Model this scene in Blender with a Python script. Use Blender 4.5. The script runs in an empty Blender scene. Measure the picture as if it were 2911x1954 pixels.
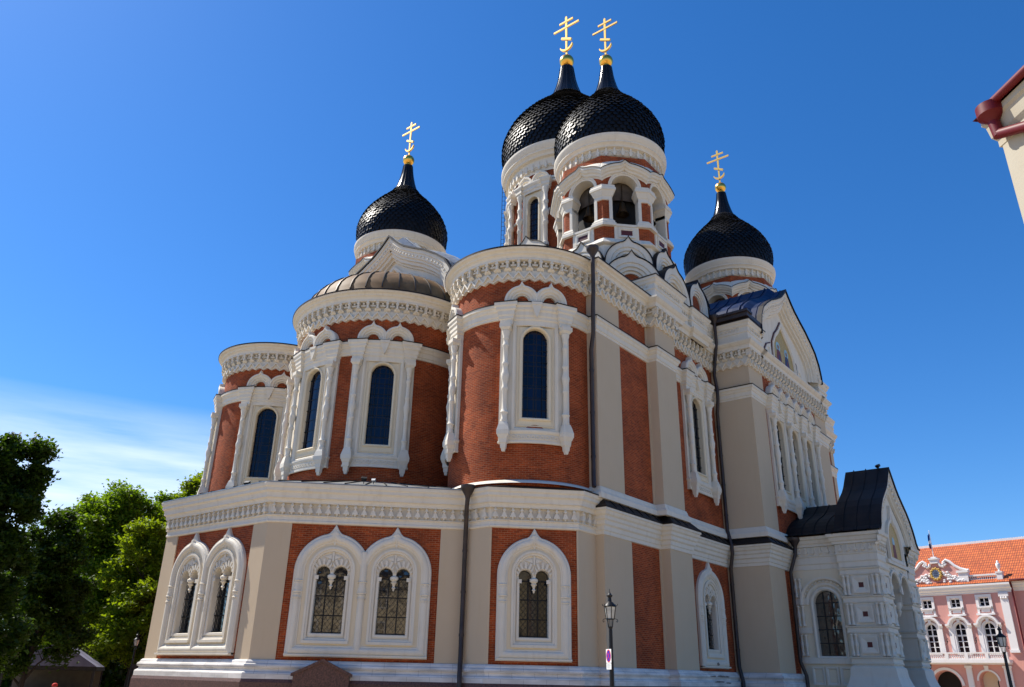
import bpy, math, random
import numpy as np
from mathutils import Vector, Matrix
from mathutils.geometry import tessellate_polygon

random.seed(7)
SC = bpy.context.scene
COL = SC.collection
R_ = math.radians
GZ = -0.9                                    # level of the square

# ------------------------------------------------------------------ camera
cd = bpy.data.cameras.new("camera")
cam = bpy.data.objects.new("camera", cd)
COL.objects.link(cam)
YAW, PIT, ROL = R_(218.519), R_(22.964), R_(1.214)
fw = Vector((math.cos(YAW)*math.cos(PIT), math.sin(YAW)*math.cos(PIT), math.sin(PIT)))
rt = Vector((math.sin(YAW), -math.cos(YAW), 0))
up = rt.cross(fw)
r2 = math.cos(ROL)*rt + math.sin(ROL)*up
u2 = math.cos(ROL)*up - math.sin(ROL)*rt
mw = Matrix((r2, u2, -fw)).transposed().to_4x4()
mw.translation = Vector((33.907, 37.717, 1.65))
cam.matrix_world = mw
cd.sensor_width = 36.0
cd.lens = 36.0*2227.8/2911.0
cd.clip_start = 0.1
cd.clip_end = 9000
SC.camera = cam

# ------------------------------------------------------------------ sky and sun
SUN_AZ, SUN_EL = R_(-76.0), R_(52.0)
wd = bpy.data.worlds.new("World")
SC.world = wd
wd.use_nodes = True
nt = wd.node_tree
nt.nodes.clear()
N, L = nt.nodes.new, nt.links.new
wo = N('ShaderNodeOutputWorld'); bg = N('ShaderNodeBackground')
sky = N('ShaderNodeTexSky'); sky.sky_type = 'NISHITA'
sky.sun_disc = False
sky.sun_elevation = SUN_EL
sky.sun_rotation = R_(90) - SUN_AZ
sky.altitude = 0; sky.air_density = 1.0; sky.dust_density = 0.3; sky.ozone_density = 3.5
hs = N('ShaderNodeHueSaturation'); hs.inputs['Saturation'].default_value = 1.18
gr = N('ShaderNodeMixRGB'); gr.blend_type = 'MULTIPLY'; gr.inputs['Fac'].default_value = 1; gr.inputs['Color2'].default_value = (0.97, 1.145, 1.41, 1)
L(sky.outputs[0], gr.inputs['Color1']); L(gr.outputs[0], hs.inputs['Color'])
# thin cirrus low in the south-south-east
tc = N('ShaderNodeTexCoord'); sx = N('ShaderNodeSeparateXYZ'); L(tc.outputs['Generated'], sx.inputs[0])
mp = N('ShaderNodeMapping'); mp.inputs['Scale'].default_value = (1.6, 1.6, 15.0); mp.inputs['Rotation'].default_value = (R_(9), R_(-14), 0)
L(tc.outputs['Generated'], mp.inputs[0])
nz = N('ShaderNodeTexNoise'); nz.inputs['Scale'].default_value = 2.2; nz.inputs['Detail'].default_value = 7; nz.inputs['Roughness'].default_value = 0.55
L(mp.outputs[0], nz.inputs['Vector'])
rp = N('ShaderNodeValToRGB'); rp.color_ramp.elements[0].position = 0.30; rp.color_ramp.elements[1].position = 0.62; rp.color_ramp.elements[0].color = (0.25, 0.25, 0.25, 1)
L(nz.outputs['Fac'], rp.inputs[0])
mr = N('ShaderNodeMapRange'); mr.inputs['From Min'].default_value = 0.285; mr.inputs['From Max'].default_value = 0.205   # fade upwards
L(sx.outputs['Z'], mr.inputs['Value'])
dv = N('ShaderNodeVectorMath'); dv.operation = 'DOT_PRODUCT'; dv.inputs[1].default_value = (-0.30, -0.954, 0)
L(tc.outputs['Generated'], dv.inputs[0])
mr2 = N('ShaderNodeMapRange'); mr2.inputs['From Min'].default_value = 0.80; mr2.inputs['From Max'].default_value = 0.955
L(dv.outputs['Value'], mr2.inputs['Value'])
m1 = N('ShaderNodeMath'); m1.operation = 'MULTIPLY'; L(mr.outputs[0], m1.inputs[0]); L(mr2.outputs[0], m1.inputs[1])
m2 = N('ShaderNodeMath'); m2.operation = 'MULTIPLY'; L(m1.outputs[0], m2.inputs[0]); L(rp.outputs[0], m2.inputs[1])
mx = N('ShaderNodeMixRGB'); mx.inputs['Color2'].default_value = (7.8, 9.2, 11.0, 1)
L(m2.outputs[0], mx.inputs['Fac']); L(hs.outputs[0], mx.inputs['Color1'])
L(mx.outputs[0], bg.inputs['Color'])
bg.inputs['Strength'].default_value = 0.085
L(bg.outputs[0], wo.inputs['Surface'])

sl = bpy.data.lights.new("sun", 'SUN'); sl.energy = 5.0; sl.angle = R_(0.5); sl.color = (1.0, 0.95, 0.86)
sun = bpy.data.objects.new("sun", sl); COL.objects.link(sun)
sv = Vector((math.cos(SUN_AZ)*math.cos(SUN_EL), math.sin(SUN_AZ)*math.cos(SUN_EL), math.sin(SUN_EL)))
sun.rotation_euler = sv.to_track_quat('Z', 'Y').to_euler()
sun.location = sv*200

vs = SC.view_settings
vs.view_transform = 'Standard'; vs.look = 'None'; vs.gamma = 1.0; vs.exposure = 0.49; vs.use_curve_mapping = False
SC.cycles.max_bounces = 8
SC.cycles.diffuse_bounces = 3

# ------------------------------------------------------------------ mesh builder
def ident(a, b, c): return (a, b, c)

OFFS = {}                                     # thing -> its base point; its parts are stored relative to it
class MB:
    """collects faces; build() links them as one mesh object"""
    def __init__(s, xf=None):
        s.v = []; s.f = []; s.m = []; s.s = []; s.xf = xf
    def add(s, verts, faces, mat=0, smooth=False):
        o = len(s.v)
        if s.xf: verts = [s.xf(*p) for p in verts]
        s.v += [tuple(p) for p in verts]
        for f in faces:
            s.f.append([i+o for i in f]); s.m.append(mat); s.s.append(smooth)
    def box(s, a0, a1, b0, b1, c0, c1, mat=0):
        v = [(a, b, c) for c in (c0, c1) for b in (b0, b1) for a in (a0, a1)]
        s.add(v, [(0,2,3,1),(4,5,7,6),(0,1,5,4),(2,6,7,3),(0,4,6,2),(1,3,7,5)], mat)
    def frustum(s, ca, cb, c0, h0, c1, h1, mat=0):
        """square frustum along c: half size h0 at c0, h1 at c1"""
        v = [(ca+x*h, cb+y*h, c) for c, h in ((c0, h0), (c1, h1)) for x, y in ((-1,-1),(1,-1),(1,1),(-1,1))]
        s.add(v, [(3,2,1,0),(4,5,6,7)]+[(i,(i+1)%4,4+(i+1)%4,4+i) for i in range(4)], mat)
    def poly(s, pts, c, mat=0, holes=(), mp=ident):
        loops = [[Vector((p[0], p[1], 0)) for p in pts]] + [[Vector((p[0], p[1], 0)) for p in h] for h in holes]
        tris = tessellate_polygon(loops)
        flat = [p for l in loops for p in l]
        s.add([mp(p.x, p.y, c) for p in flat], [tuple(t) for t in tris], mat)
    def prism(s, pts, c0, c1, mat=0, holes=(), mp=ident, back=True):
        s.poly(pts, c1, mat, holes, mp)
        if back: s.poly(pts, c0, mat, holes, mp)
        for lp in [pts]+list(holes):
            n = len(lp)
            s.add([mp(p[0], p[1], c) for c in (c0, c1) for p in lp], [(i, (i+1)%n, n+(i+1)%n, n+i) for i in range(n)], mat)
    def sweep(s, path, prof, closed=False, mat=0, mp=ident, smooth=False, caps=False):
        n = len(path); P = [Vector((p[0], p[1])) for p in path]
        nor = []
        m = n if closed else n-1
        for i in range(m):
            d = (P[(i+1) % n]-P[i])
            if d.length < 1e-9: d = Vector((1, 0))
            d.normalize(); nor.append(Vector((d.y, -d.x)))
        mit = []
        for i in range(n):
            if closed: a, b = nor[i-1], nor[i]
            else: a = nor[max(i-1, 0)]; b = nor[min(i, m-1)]
            k = 1.0+a.dot(b)
            mit.append((a+b)/max(k, 0.18))
        k = len(prof); vs_ = []
        for i in range(n):
            for o, c in prof:
                q = P[i]+mit[i]*o
                vs_.append(mp(q.x, q.y, c))
        fs = []
        for i in range(m):
            j = (i+1) % n
            for t in range(k-1):
                fs.append((i*k+t, j*k+t, j*k+t+1, i*k+t+1))
        if caps and not closed:
            fs.append(tuple(range(k-1, -1, -1))); fs.append(tuple((n-1)*k+t for t in range(k)))
        s.add(vs_, fs, mat, smooth)
    def lathe(s, prof, ca=0, cb=0, seg=12, mat=0, mp=ident, a0=0, a1=360, smooth=True):
        full = abs(a1-a0) >= 359.9
        n = seg if full else seg+1
        k = len(prof); vs_ = []; fs = []
        for i in range(n):
            t = R_(a0+(a1-a0)*i/seg)
            for r, c in prof: vs_.append(mp(ca+r*math.cos(t), cb+r*math.sin(t), c))
        for i in range(seg):
            j = (i+1) % n
            for t in range(k-1): fs.append((i*k+t, j*k+t, j*k+t+1, i*k+t+1))
        s.add(vs_, fs, mat, smooth)
    def tube(s, pts, r, seg=8, mat=0, radii=None, caps=True):
        P = [Vector(p) for p in pts]; n = len(P); vs_ = []; fs = []
        ref = None
        for i in range(n):
            d = (P[min(i+1, n-1)]-P[max(i-1, 0)]).normalized()
            if ref is None: ref = d.orthogonal().normalized()
            ref = (ref-d*ref.dot(d))
            if ref.length < 1e-6: ref = d.orthogonal()
            ref.normalize(); b = d.cross(ref)
            rr = radii[i] if radii else r
            for k in range(seg):
                t = 2*math.pi*k/seg
                vs_.append(P[i]+ref*math.cos(t)*rr+b*math.sin(t)*rr)
        for i in range(n-1):
            for k in range(seg):
                k2 = (k+1) % seg
                fs.append((i*seg+k, i*seg+k2, (i+1)*seg+k2, (i+1)*seg+k))
        if caps:
            fs.append(tuple(range(seg-1, -1, -1))); fs.append(tuple((n-1)*seg+k for k in range(seg)))
        s.add(vs_, fs, mat, True)
    def build(s, name, mats, parent=None, loc=None, uv=None, off=None):
        me = bpy.data.meshes.new(name)
        V = np.array(s.v, dtype=float).reshape(-1, 3)
        if off is None and parent is not None and parent.name in OFFS: off = OFFS[parent.name]
        if loc is not None: V = V-np.array(loc)
        if off is not None: V = V-np.array(off)
        me.from_pydata(V.tolist(), [], s.f)
        for m in (mats if isinstance(mats, (list, tuple)) else [mats]): me.materials.append(m)
        me.polygons.foreach_set('material_index', s.m)
        me.polygons.foreach_set('use_smooth', s.s)
        me.update()
        if any(s.s): me.set_sharp_from_angle(angle=R_(38))
        # wall coordinates in metres: along the wall, and height
        lay = me.uv_layers.new(name='UVMap')
        nl = len(me.loops)
        vi = np.empty(nl, int); me.loops.foreach_get('vertex_index', vi)
        pn = np.empty(len(me.polygons)*3); me.polygons.foreach_get('normal', pn); pn = pn.reshape(-1, 3)
        lt = np.empty(len(me.polygons), int); me.polygons.foreach_get('loop_total', lt)
        pl = np.repeat(np.arange(len(lt)), lt)
        X = np.array(s.v, dtype=float).reshape(-1, 3)[vi]
        nn = pn[pl]
        if uv:
            cx, cy, rr = uv
            u = np.arctan2(X[:, 1]-cy, X[:, 0]-cx)
            first = np.concatenate([[0], np.cumsum(lt)[:-1]])
            u0 = u[first][pl]
            u = u0+np.mod(u-u0+np.pi, 2*np.pi)-np.pi
            U = u*rr; W = X[:, 2].copy()
        else:
            h = np.hypot(nn[:, 0], nn[:, 1])
            t = np.stack([-nn[:, 1], nn[:, 0]], 1)/np.maximum(h, 1e-6)[:, None]
            U = X[:, 0]*t[:, 0]+X[:, 1]*t[:, 1]; W = X[:, 2].copy()
            fl = h < 0.25
            U[fl] = X[fl, 0]; W[fl] = X[fl, 1]
        lay.data.foreach_set('uv', np.stack([U, W], 1).ravel())
        o = bpy.data.objects.new(name, me)
        COL.objects.link(o)
        if parent is not None:
            o.parent = parent
            if off is not None: OFFS[o.name] = off
        if loc is not None: o.location = loc
        return o

def flat(ox, oy, az):
    """wall frame: (u to the right, z up, n out of the wall)"""
    a = R_(az); ca, sa = math.cos(a), math.sin(a)
    return lambda u, z, n: (ox+ca*n-sa*u, oy+sa*n+ca*u, z)
def bend(cx, cy, R, az):
    def f(u, z, n):
        a = R_(az)+u/R
        return (cx+(R+n)*math.cos(a), cy+(R+n)*math.sin(a), z)
    return f
def HZ(a, b, c): return (a, c, b)            # plan sweep inside a wall frame: path (u, n), profile height z

def empty(name, loc=(0, 0, 0), rz=0, label=None, cat=None, group=None):
    o = bpy.data.objects.new(name, None); COL.objects.link(o)
    o.location = loc; o.rotation_euler = (0, 0, rz); o.empty_display_size = 0.3
    OFFS[o.name] = loc
    if label: o['label'] = label
    if cat: o['category'] = cat
    if group: o['group'] = group
    return o
def tag(o, label=None, cat=None, group=None, kind=None):
    for k, v in (('label', label), ('category', cat), ('group', group), ('kind', kind)):
        if v: o[k] = v
    return o
def arc(cx, cy, r, a0, a1, n):
    return [(cx+r*math.cos(R_(a0+(a1-a0)*i/n)), cy+r*math.sin(R_(a0+(a1-a0)*i/n))) for i in range(n+1)]
def ogee_half(R, tip, tw, n=10):
    """right half of a keel arch, from (R,0) up to the tip (0,R+tip)"""
    ph = math.asin(tw/R)
    p = [(R*math.cos(t), R*math.sin(t)) for t in [i*(math.pi/2-ph)/n for i in range(n+1)]]
    x0, y0 = p[-1]; x1, y1 = 0.0, R+tip
    cx_, cy_ = tw*0.42, y0+(R-y0)*1.0+0.12*tip
    for i in range(1, 6):
        t = i/5
        p.append(((1-t)**2*x0+2*t*(1-t)*cx_+t*t*x1, (1-t)**2*y0+2*t*(1-t)*cy_+t*t*y1))
    return p
def keel(cx, z0, R, tip, tw, n=10):
    h = ogee_half(R, tip, tw, n)
    return [(cx+x, z0+y) for x, y in h]+[(cx-x, z0+y) for x, y in reversed(h[:-1])]
def merged(cs, z0, R, tip, tw, n=10):
    """row of keel arches joined at their valleys, from right to left"""
    cs = sorted(cs, reverse=True); out = []
    for i, c in enumerate(cs):
        k = keel(c, z0, R, tip, tw, n)
        hi = (c+cs[i-1])/2 if i > 0 else 1e9
        lo = (c+cs[i+1])/2 if i < len(cs)-1 else -1e9
        seg = [p for p in k if lo < p[0] < hi]
        if i > 0:
            d = hi-c; seg.insert(0, (hi, z0+math.sqrt(max(R*R-d*d, 0))))
        out += seg
    return out
def arch_loft(b, cs, z0, R, tip, tw, prof, mat=0, nn=10, foot=0.0, fade=0.34):
    """row of keel arches, each profile step (inset, n) its own smaller arch; neighbours meet at the middle line"""
    cs = sorted(cs)
    for i, c in enumerate(cs):
        hi = (c+cs[i+1])/2 if i < len(cs)-1 else 1e9
        lo = (c+cs[i-1])/2 if i > 0 else -1e9
        rings = []
        for o, n in prof:
            r = max(R-o, 0.02); tp = tip*max(0.0, 1-o/fade)
            k = keel(c, z0, r, tp, tw*r/R, nn)
            q = []
            for x, z in k:
                if x > hi or x < lo:
                    x = hi if x > hi else lo; z = z0+math.sqrt(max(r*r-(x-c)**2, 0))
                q.append((x, z, n))
            if foot: q = [(q[0][0], z0-foot, n)]+q+[(q[-1][0], z0-foot, n)]
            rings.append(q)
        m = len(rings[0]); V = [p for r_ in rings for p in r_]; F = []
        for a in range(len(rings)-1):
            for j in range(m-1): F.append((a*m+j, a*m+j+1, (a+1)*m+j+1, (a+1)*m+j))
        b.add(V, F, mat)
def opening(cx, z0, z1, hw, n=12):
    """round-headed opening outline (counter-clockwise)"""
    return [(cx-hw, z0), (cx+hw, z0)]+arc(cx, z1-hw, hw, 0, 180, n)

# ------------------------------------------------------------------ materials
def mat(name, base, rough=0.7, metal=0.0, spec=0.5, build=None):
    m = bpy.data.materials.new(name); m.use_nodes = True
    nt = m.node_tree; b = nt.nodes['Principled BSDF']
    b.inputs['Base Color'].default_value = (*base, 1); b.inputs['Roughness'].default_value = rough
    b.inputs['Metallic'].default_value = metal; b.inputs['Specular IOR Level'].default_value = spec
    if build: build(nt, b, base)
    return m
def nodes(nt): return nt.nodes.new, nt.links.new
def weather(amount=0.25, scale=0.6, streak=0.35, bump=0.15, fine=30, dirt=(0.45, 0.40, 0.34)):
    def f(nt, b, base):
        N, L = nodes(nt)
        g = N('ShaderNodeNewGeometry')
        n1 = N('ShaderNodeTexNoise'); n1.inputs['Scale'].default_value = scale; n1.inputs['Detail'].default_value = 6
        L(g.outputs['Position'], n1.inputs['Vector'])
        mp = N('ShaderNodeMapping'); mp.inputs['Scale'].default_value = (2.3, 2.3, 0.22); L(g.outputs['Position'], mp.inputs[0])
        n2 = N('ShaderNodeTexNoise'); n2.inputs['Scale'].default_value = 1.6; n2.inputs['Detail'].default_value = 5; L(mp.outputs[0], n2.inputs['Vector'])
        r1 = N('ShaderNodeValToRGB'); r1.color_ramp.elements[0].position = 0.42; r1.color_ramp.elements[1].position = 0.75; L(n1.outputs['Fac'], r1.inputs[0])
        r2 = N('ShaderNodeValToRGB'); r2.color_ramp.elements[0].position = 0.52; r2.color_ramp.elements[1].position = 0.80; L(n2.outputs['Fac'], r2.inputs[0])
        a = N('ShaderNodeMath'); a.operation = 'MULTIPLY'; a.inputs[1].default_value = amount; L(r1.outputs[0], a.inputs[0])
        c = N('ShaderNodeMath'); c.operation = 'MULTIPLY_ADD'; c.inputs[1].default_value = streak; L(r2.outputs[0], c.inputs[0]); L(a.outputs[0], c.inputs[2])
        mx = N('ShaderNodeMixRGB'); mx.inputs['Color1'].default_value = (*base, 1)
        mx.inputs['Color2'].default_value = (base[0]*dirt[0]/0.6, base[1]*dirt[1]/0.6, base[2]*dirt[2]/0.6, 1)
        L(c.outputs[0], mx.inputs['Fac']); L(mx.outputs[0], b.inputs['Base Color'])
        n3 = N('ShaderNodeTexNoise'); n3.inputs['Scale'].default_value = fine; n3.inputs['Detail'].default_value = 3; L(g.outputs['Position'], n3.inputs['Vector'])
        bp = N('ShaderNodeBump'); bp.inputs['Strength'].default_value = bump; bp.inputs['Distance'].default_value = 0.02
        L(n3.outputs['Fac'], bp.inputs['Height']); L(bp.outputs[0], b.inputs['Normal'])
    return f
def bricks(c1, c2, mortar, w=0.29, h=0.088, ms=0.011, bump=0.5, stain=0.3, sq=0.5):
    def f(nt, b, base):
        N, L = nodes(nt)
        u = N('ShaderNodeUVMap'); u.uv_map = 'UVMap'
        t = N('ShaderNodeTexBrick'); L(u.outputs[0], t.inputs['Vector'])
        t.inputs['Color1'].default_value = (*c1, 1); t.inputs['Color2'].default_value = (*c2, 1); t.inputs['Mortar'].default_value = (*mortar, 1)
        t.inputs['Scale'].default_value = 1.0; t.inputs['Brick Width'].default_value = w; t.inputs['Row Height'].default_value = h
        t.inputs['Mortar Size'].default_value = ms; t.inputs['Mortar Smooth'].default_value = 0.2; t.offset = sq
        g = N('ShaderNodeNewGeometry')
        n1 = N('ShaderNodeTexNoise'); n1.inputs['Scale'].default_value = 0.8; n1.inputs['Detail'].default_value = 6; L(g.outputs['Position'], n1.inputs['Vector'])
        r1 = N('ShaderNodeValToRGB'); r1.color_ramp.elements[0].position = 0.35; r1.color_ramp.elements[1].position = 0.75
        r1.color_ramp.elements[0].color = (1, 1, 1, 1); r1.color_ramp.elements[1].color = (1-stain, 1-stain, 1-stain, 1); L(n1.outputs['Fac'], r1.inputs[0])
        mx = N('ShaderNodeMixRGB'); mx.blend_type = 'MULTIPLY'; mx.inputs['Fac'].default_value = 1
        L(t.outputs['Color'], mx.inputs['Color1']); L(r1.outputs[0], mx.inputs['Color2'])
        # odd darker and paler single bricks
        mpp = N('ShaderNodeMapping'); mpp.inputs['Scale'].default_value = (1/w, 1/h, 1); L(u.outputs[0], mpp.inputs[0])
        wn = N('ShaderNodeTexNoise'); wn.inputs['Scale'].default_value = 0.9; wn.inputs['Detail'].default_value = 2; L(mpp.outputs[0], wn.inputs['Vector'])
        hv = N('ShaderNodeHueSaturation'); L(mx.outputs[0], hv.inputs['Color'])
        mr = N('ShaderNodeMapRange'); mr.inputs['From Min'].default_value = 0.3; mr.inputs['From Max'].default_value = 0.7; mr.inputs['To Min'].default_value = 0.8; mr.inputs['To Max'].default_value = 1.2
        L(wn.outputs['Fac'], mr.inputs['Value']); L(mr.outputs[0], hv.inputs['Value'])
        L(hv.outputs[0], b.inputs['Base Color'])
        bp = N('ShaderNodeBump'); bp.inputs['Strength'].default_value = bump; bp.inputs['Distance'].default_value = 0.012; bp.invert = True
        L(t.outputs['Fac'], bp.inputs['Height']); L(bp.outputs[0], b.inputs['Normal'])
    return f
def varied(amount=0.35, scale=3.0, bump=0.1, stretch=(1, 1, 1)):
    def f(nt, b, base):
        N, L = nodes(nt)
        g = N('ShaderNodeNewGeometry'); mp = N('ShaderNodeMapping'); mp.inputs['Scale'].default_value = stretch; L(g.outputs['Position'], mp.inputs[0])
        n1 = N('ShaderNodeTexNoise'); n1.inputs['Scale'].default_value = scale; n1.inputs['Detail'].default_value = 6; L(mp.outputs[0], n1.inputs['Vector'])
        hv = N('ShaderNodeHueSaturation'); hv.inputs['Color'].default_value = (*base, 1)
        mr = N('ShaderNodeMapRange'); mr.inputs['From Min'].default_value = 0.3; mr.inputs['From Max'].default_value = 0.7; mr.inputs['To Min'].default_value = 1-amount; mr.inputs['To Max'].default_value = 1+amount
        L(n1.outputs['Fac'], mr.inputs['Value']); L(mr.outputs[0], hv.inputs['Value']); L(hv.outputs[0], b.inputs['Base Color'])
        bp = N('ShaderNodeBump'); bp.inputs['Strength'].default_value = bump; bp.inputs['Distance'].default_value = 0.03
        L(n1.outputs['Fac'], bp.inputs['Height']); L(bp.outputs[0], b.inputs['Normal'])
    return f

BRICK = mat('red brick', (0.4, 0.12, 0.05), 0.85, spec=0.25, build=bricks((0.43, 0.070, 0.012), (0.26, 0.036, 0.007), (0.40, 0.17, 0.08), w=0.30, h=0.096, ms=0.011, bump=0.6, stain=0.42))
PLASTER = mat('beige plaster', (0.60, 0.465, 0.315), 0.92, spec=0.2, build=weather(0.13, 0.9, 0.14, 0.25, 45, (0.50, 0.47, 0.42)))
WHITE = mat('white painted stone', (0.76, 0.685, 0.56), 0.7, spec=0.3, build=weather(0.14, 1.6, 0.34, 0.10, 40, (0.42, 0.38, 0.33)))
WBLOCK = mat('white block plinth', (0.78, 0.765, 0.745), 0.7, spec=0.3, build=bricks((0.76, 0.71, 0.65), (0.71, 0.66, 0.60), (0.40, 0.36, 0.32), w=1.05, h=0.30, ms=0.007, bump=0.15, stain=0.16))
CREAM = mat('cream reveal', (0.78, 0.665, 0.48), 0.8, spec=0.25, build=weather(0.08, 0.9, 0.15, 0.08, 40))
GRANITE = mat('red granite', (0.105, 0.046, 0.032), 0.6, build=varied(0.5, 14, 0.15))
ROOF = mat('dark sheet roof', (0.017, 0.012, 0.010), 0.55, 0.0, 0.25, build=varied(0.4, 1.2, 0.05))
COPPER = mat('brown seamed copper', (0.20, 0.115, 0.052), 0.6, 0.0, 0.12, build=varied(0.28, 1.4, 0.06))
ZINC = mat('grey zinc sheet', (0.30, 0.30, 0.285), 0.42, 0.5, build=varied(0.25, 1.8, 0.25))
SKYTINT_ROOF = mat('dark sheet with sky-blue tint', (0.006, 0.016, 0.060), 0.5, 0.0, 0.25, build=varied(0.3, 1.0, 0.08))  # blue of the reflected sky put into the base colour
TILE = mat('black dome scales', (0.007, 0.0062, 0.0058), 0.46, spec=0.26, build=varied(0.7, 5, 0.0))
NECK = mat('black neck sheet', (0.008, 0.007, 0.007), 0.18, spec=0.2)
GOLD = mat('gilding', (1.0, 0.55, 0.10), 0.30, 1.0)
GOLDLEAF = mat('gilded cross', (0.90, 0.56, 0.13), 0.42, 0.7)
PIPE = mat('brown downpipe paint', (0.035, 0.022, 0.018), 0.5, build=varied(0.4, 2, 0.02))
IRON = mat('black iron', (0.012, 0.012, 0.013), 0.45, 0.4)
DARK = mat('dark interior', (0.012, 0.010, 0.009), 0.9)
GLASS = mat('dark window glass', (0.010, 0.012, 0.018), 0.06, spec=0.9)
def stained(nt, b, base):
    N, L = nodes(nt)
    u = N('ShaderNodeUVMap'); u.uv_map = 'UVMap'
    t = N('ShaderNodeTexBrick'); L(u.outputs[0], t.inputs['Vector']); t.offset = 0.0
    t.inputs['Color1'].default_value = (0.002, 0.006, 0.030, 1); t.inputs['Color2'].default_value = (0.001, 0.003, 0.014, 1); t.inputs['Mortar'].default_value = (0.02, 0.012, 0.006, 1)
    t.inputs['Scale'].default_value = 1; t.inputs['Brick Width'].default_value = 0.46; t.inputs['Row Height'].default_value = 0.62; t.inputs['Mortar Size'].default_value = 0.03
    L(t.outputs['Color'], b.inputs['Base Color'])
    g = N('ShaderNodeNewGeometry'); n = N('ShaderNodeTexNoise'); n.inputs['Scale'].default_value = 1.1; L(g.outputs['Position'], n.inputs['Vector'])
    bp = N('ShaderNodeBump'); bp.inputs['Strength'].default_value = 0.12; bp.inputs['Distance'].default_value = 0.05; L(n.outputs['Fac'], bp.inputs['Height']); L(bp.outputs[0], b.inputs['Normal'])
STAINED = mat('leaded blue glass', (0.01, 0.02, 0.07), 0.10, spec=0.36, build=stained)
def wavy(nt, b, base):
    N, L = nodes(nt)
    g = N('ShaderNodeNewGeometry'); n = N('ShaderNodeTexNoise'); n.inputs['Scale'].default_value = 1.3; n.inputs['Detail'].default_value = 2; L(g.outputs['Position'], n.inputs['Vector'])
    bp = N('ShaderNodeBump'); bp.inputs['Strength'].default_value = 0.6; bp.inputs['Distance'].default_value = 0.06; L(n.outputs['Fac'], bp.inputs['Height']); L(bp.outputs[0], b.inputs['Normal'])
    b.inputs['Coat Weight'].default_value = 1.0; b.inputs['Coat IOR'].default_value = 1.62; b.inputs['Coat Roughness'].default_value = 0.02
PANE = mat('old clear pane', (0.010, 0.010, 0.011), 0.05, spec=1.0, build=wavy)
MAROON = mat('maroon paint', (0.09, 0.012, 0.010), 0.6)
ICON_GOLD = mat('mosaic gold ground', (0.50, 0.33, 0.09), 0.5, 0.2, build=varied(0.25, 9, 0.1))
ICON_BLUE = mat('mosaic blue robe', (0.02, 0.035, 0.11), 0.6, build=varied(0.4, 12, 0.1))
ICON_RED = mat('mosaic crimson robe', (0.16, 0.03, 0.03), 0.6, build=varied(0.4, 12, 0.1))
ICON_HALO = mat('mosaic pale halo', (0.30, 0.50, 0.55), 0.5, build=varied(0.2, 12, 0.1))
ICON_FACE = mat('mosaic face', (0.30, 0.16, 0.08), 0.6)
ORANGE = mat('ochre tympanum', (0.55, 0.27, 0.07), 0.8, build=varied(0.15, 1.5, 0.05))
BRONZE = mat('bronze bell', (0.06, 0.035, 0.015), 0.4, 0.8)
VAULT = mat('shade-dark vault plaster', (0.10, 0.075, 0.055), 0.9, build=varied(0.3, 2, 0.1))  # brown-grey colour carries the shade inside the belfry

# ================================================================== the cathedral
CH = empty('cathedral', (-15.0, 0.0, GZ), 0,
           'red brick and white cathedral with black onion domes and gilded crosses', 'cathedral')
Q = math.sqrt(0.5); T22 = math.tan(R_(22.5))
XE, YE = 11.033, 4.584
CN = (0.092, 11.806); RN = 4.2
RC = 5.95
YW, YP, XT, YT = 16.556, 17.145, -15.55, 19.2
Z1, Z2 = 2.11, 8.3
def nept(s): return (XE-Q*s, YE+Q*s)
NF = [(11.033, -YE), (11.033, YE), (4.246, 11.371), (4.246, 13.0), (1.177, 16.07), (-0.437, 16.07), (-0.437, YW)]
def mirror(p): return [(x, -y) for x, y in reversed(p)]
half = NF[1:]+[(-6.405, YW), (-6.405, YP), (-9.083, YP), (-9.083, YW), (XT, YW), (XT, YT), (-31.65, YT), (-31.65, YW), (-42.3, YW)]
FOOT = mirror(half)+half                      # whole ground plan, counter-clockwise

# --- ground storey -----------------------------------------------------------
b = MB(); b.sweep(FOOT, [(0.42, GZ-0.2), (0.42, 1.16), (0.36, 1.30), (0.0, 1.31)], True, 0)
b.build('plinth', [GRANITE], CH)
b = MB(); b.sweep(FOOT, [(0.36, 1.302), (0.36, 1.50), (0.33, 1.56), (0.20, 1.62), (0.18, 1.74), (0.27, 1.76), (0.29, 1.84), (0.26, 1.91), (0.17, 1.95), (0.15, 2.02), (0.06, 2.105), (-0.10, 2.11)], True, 0)
b.build('base_moulding', [WBLOCK], CH)
def holed_wall(path, closed, z0, z1, holes):
    """brick wall along a plan path, set back 6 cm, with window holes (x, y, half width, z0, z1)"""
    o = MB(); n = len(path); P = [Vector(p) for p in path]
    ins = []
    for i in range(n):
        a = P[i-1] if (i or closed) else P[0]*2-P[1]; c = P[(i+1) % n] if (i < n-1 or closed) else P[i]*2-P[i-1]
        d0 = (P[i]-a).normalized(); d1 = (c-P[i]).normalized()
        m = Vector((d0.y, -d0.x))+Vector((d1.y, -d1.x)); k = 1+d0.dot(d1)
        ins.append(P[i]-m/max(k, .18)*0.06)
    for i in range(n if closed else n-1):
        a, c = ins[i], ins[(i+1) % n]; ln = (c-a).length; d = (c-a)/ln; nr = Vector((d.y, -d.x))
        hs_ = []
        for hx, hy, hw, h0, h1 in holes:
            q = Vector((hx, hy))-a
            if abs(q.dot(nr)) < 0.25 and hw < q.dot(d) < ln-hw:
                u = q.dot(d); hs_.append([(u-hw, h0), (u+hw, h0), (u+hw, h1), (u-hw, h1)])
        o.poly([(0, z0), (ln, z0), (ln, z1), (0, z1)], 0, 0, hs_, lambda u, z, w: (a.x+d.x*u, a.y+d.y*u, z))
    return o
def fpt(fr, u): return fr(u, 0, 0)[:2]
NFR = flat(*nept(0), 45); NAF = flat((4.246+1.177)/2, (13.0+16.07)/2, 45)
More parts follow.
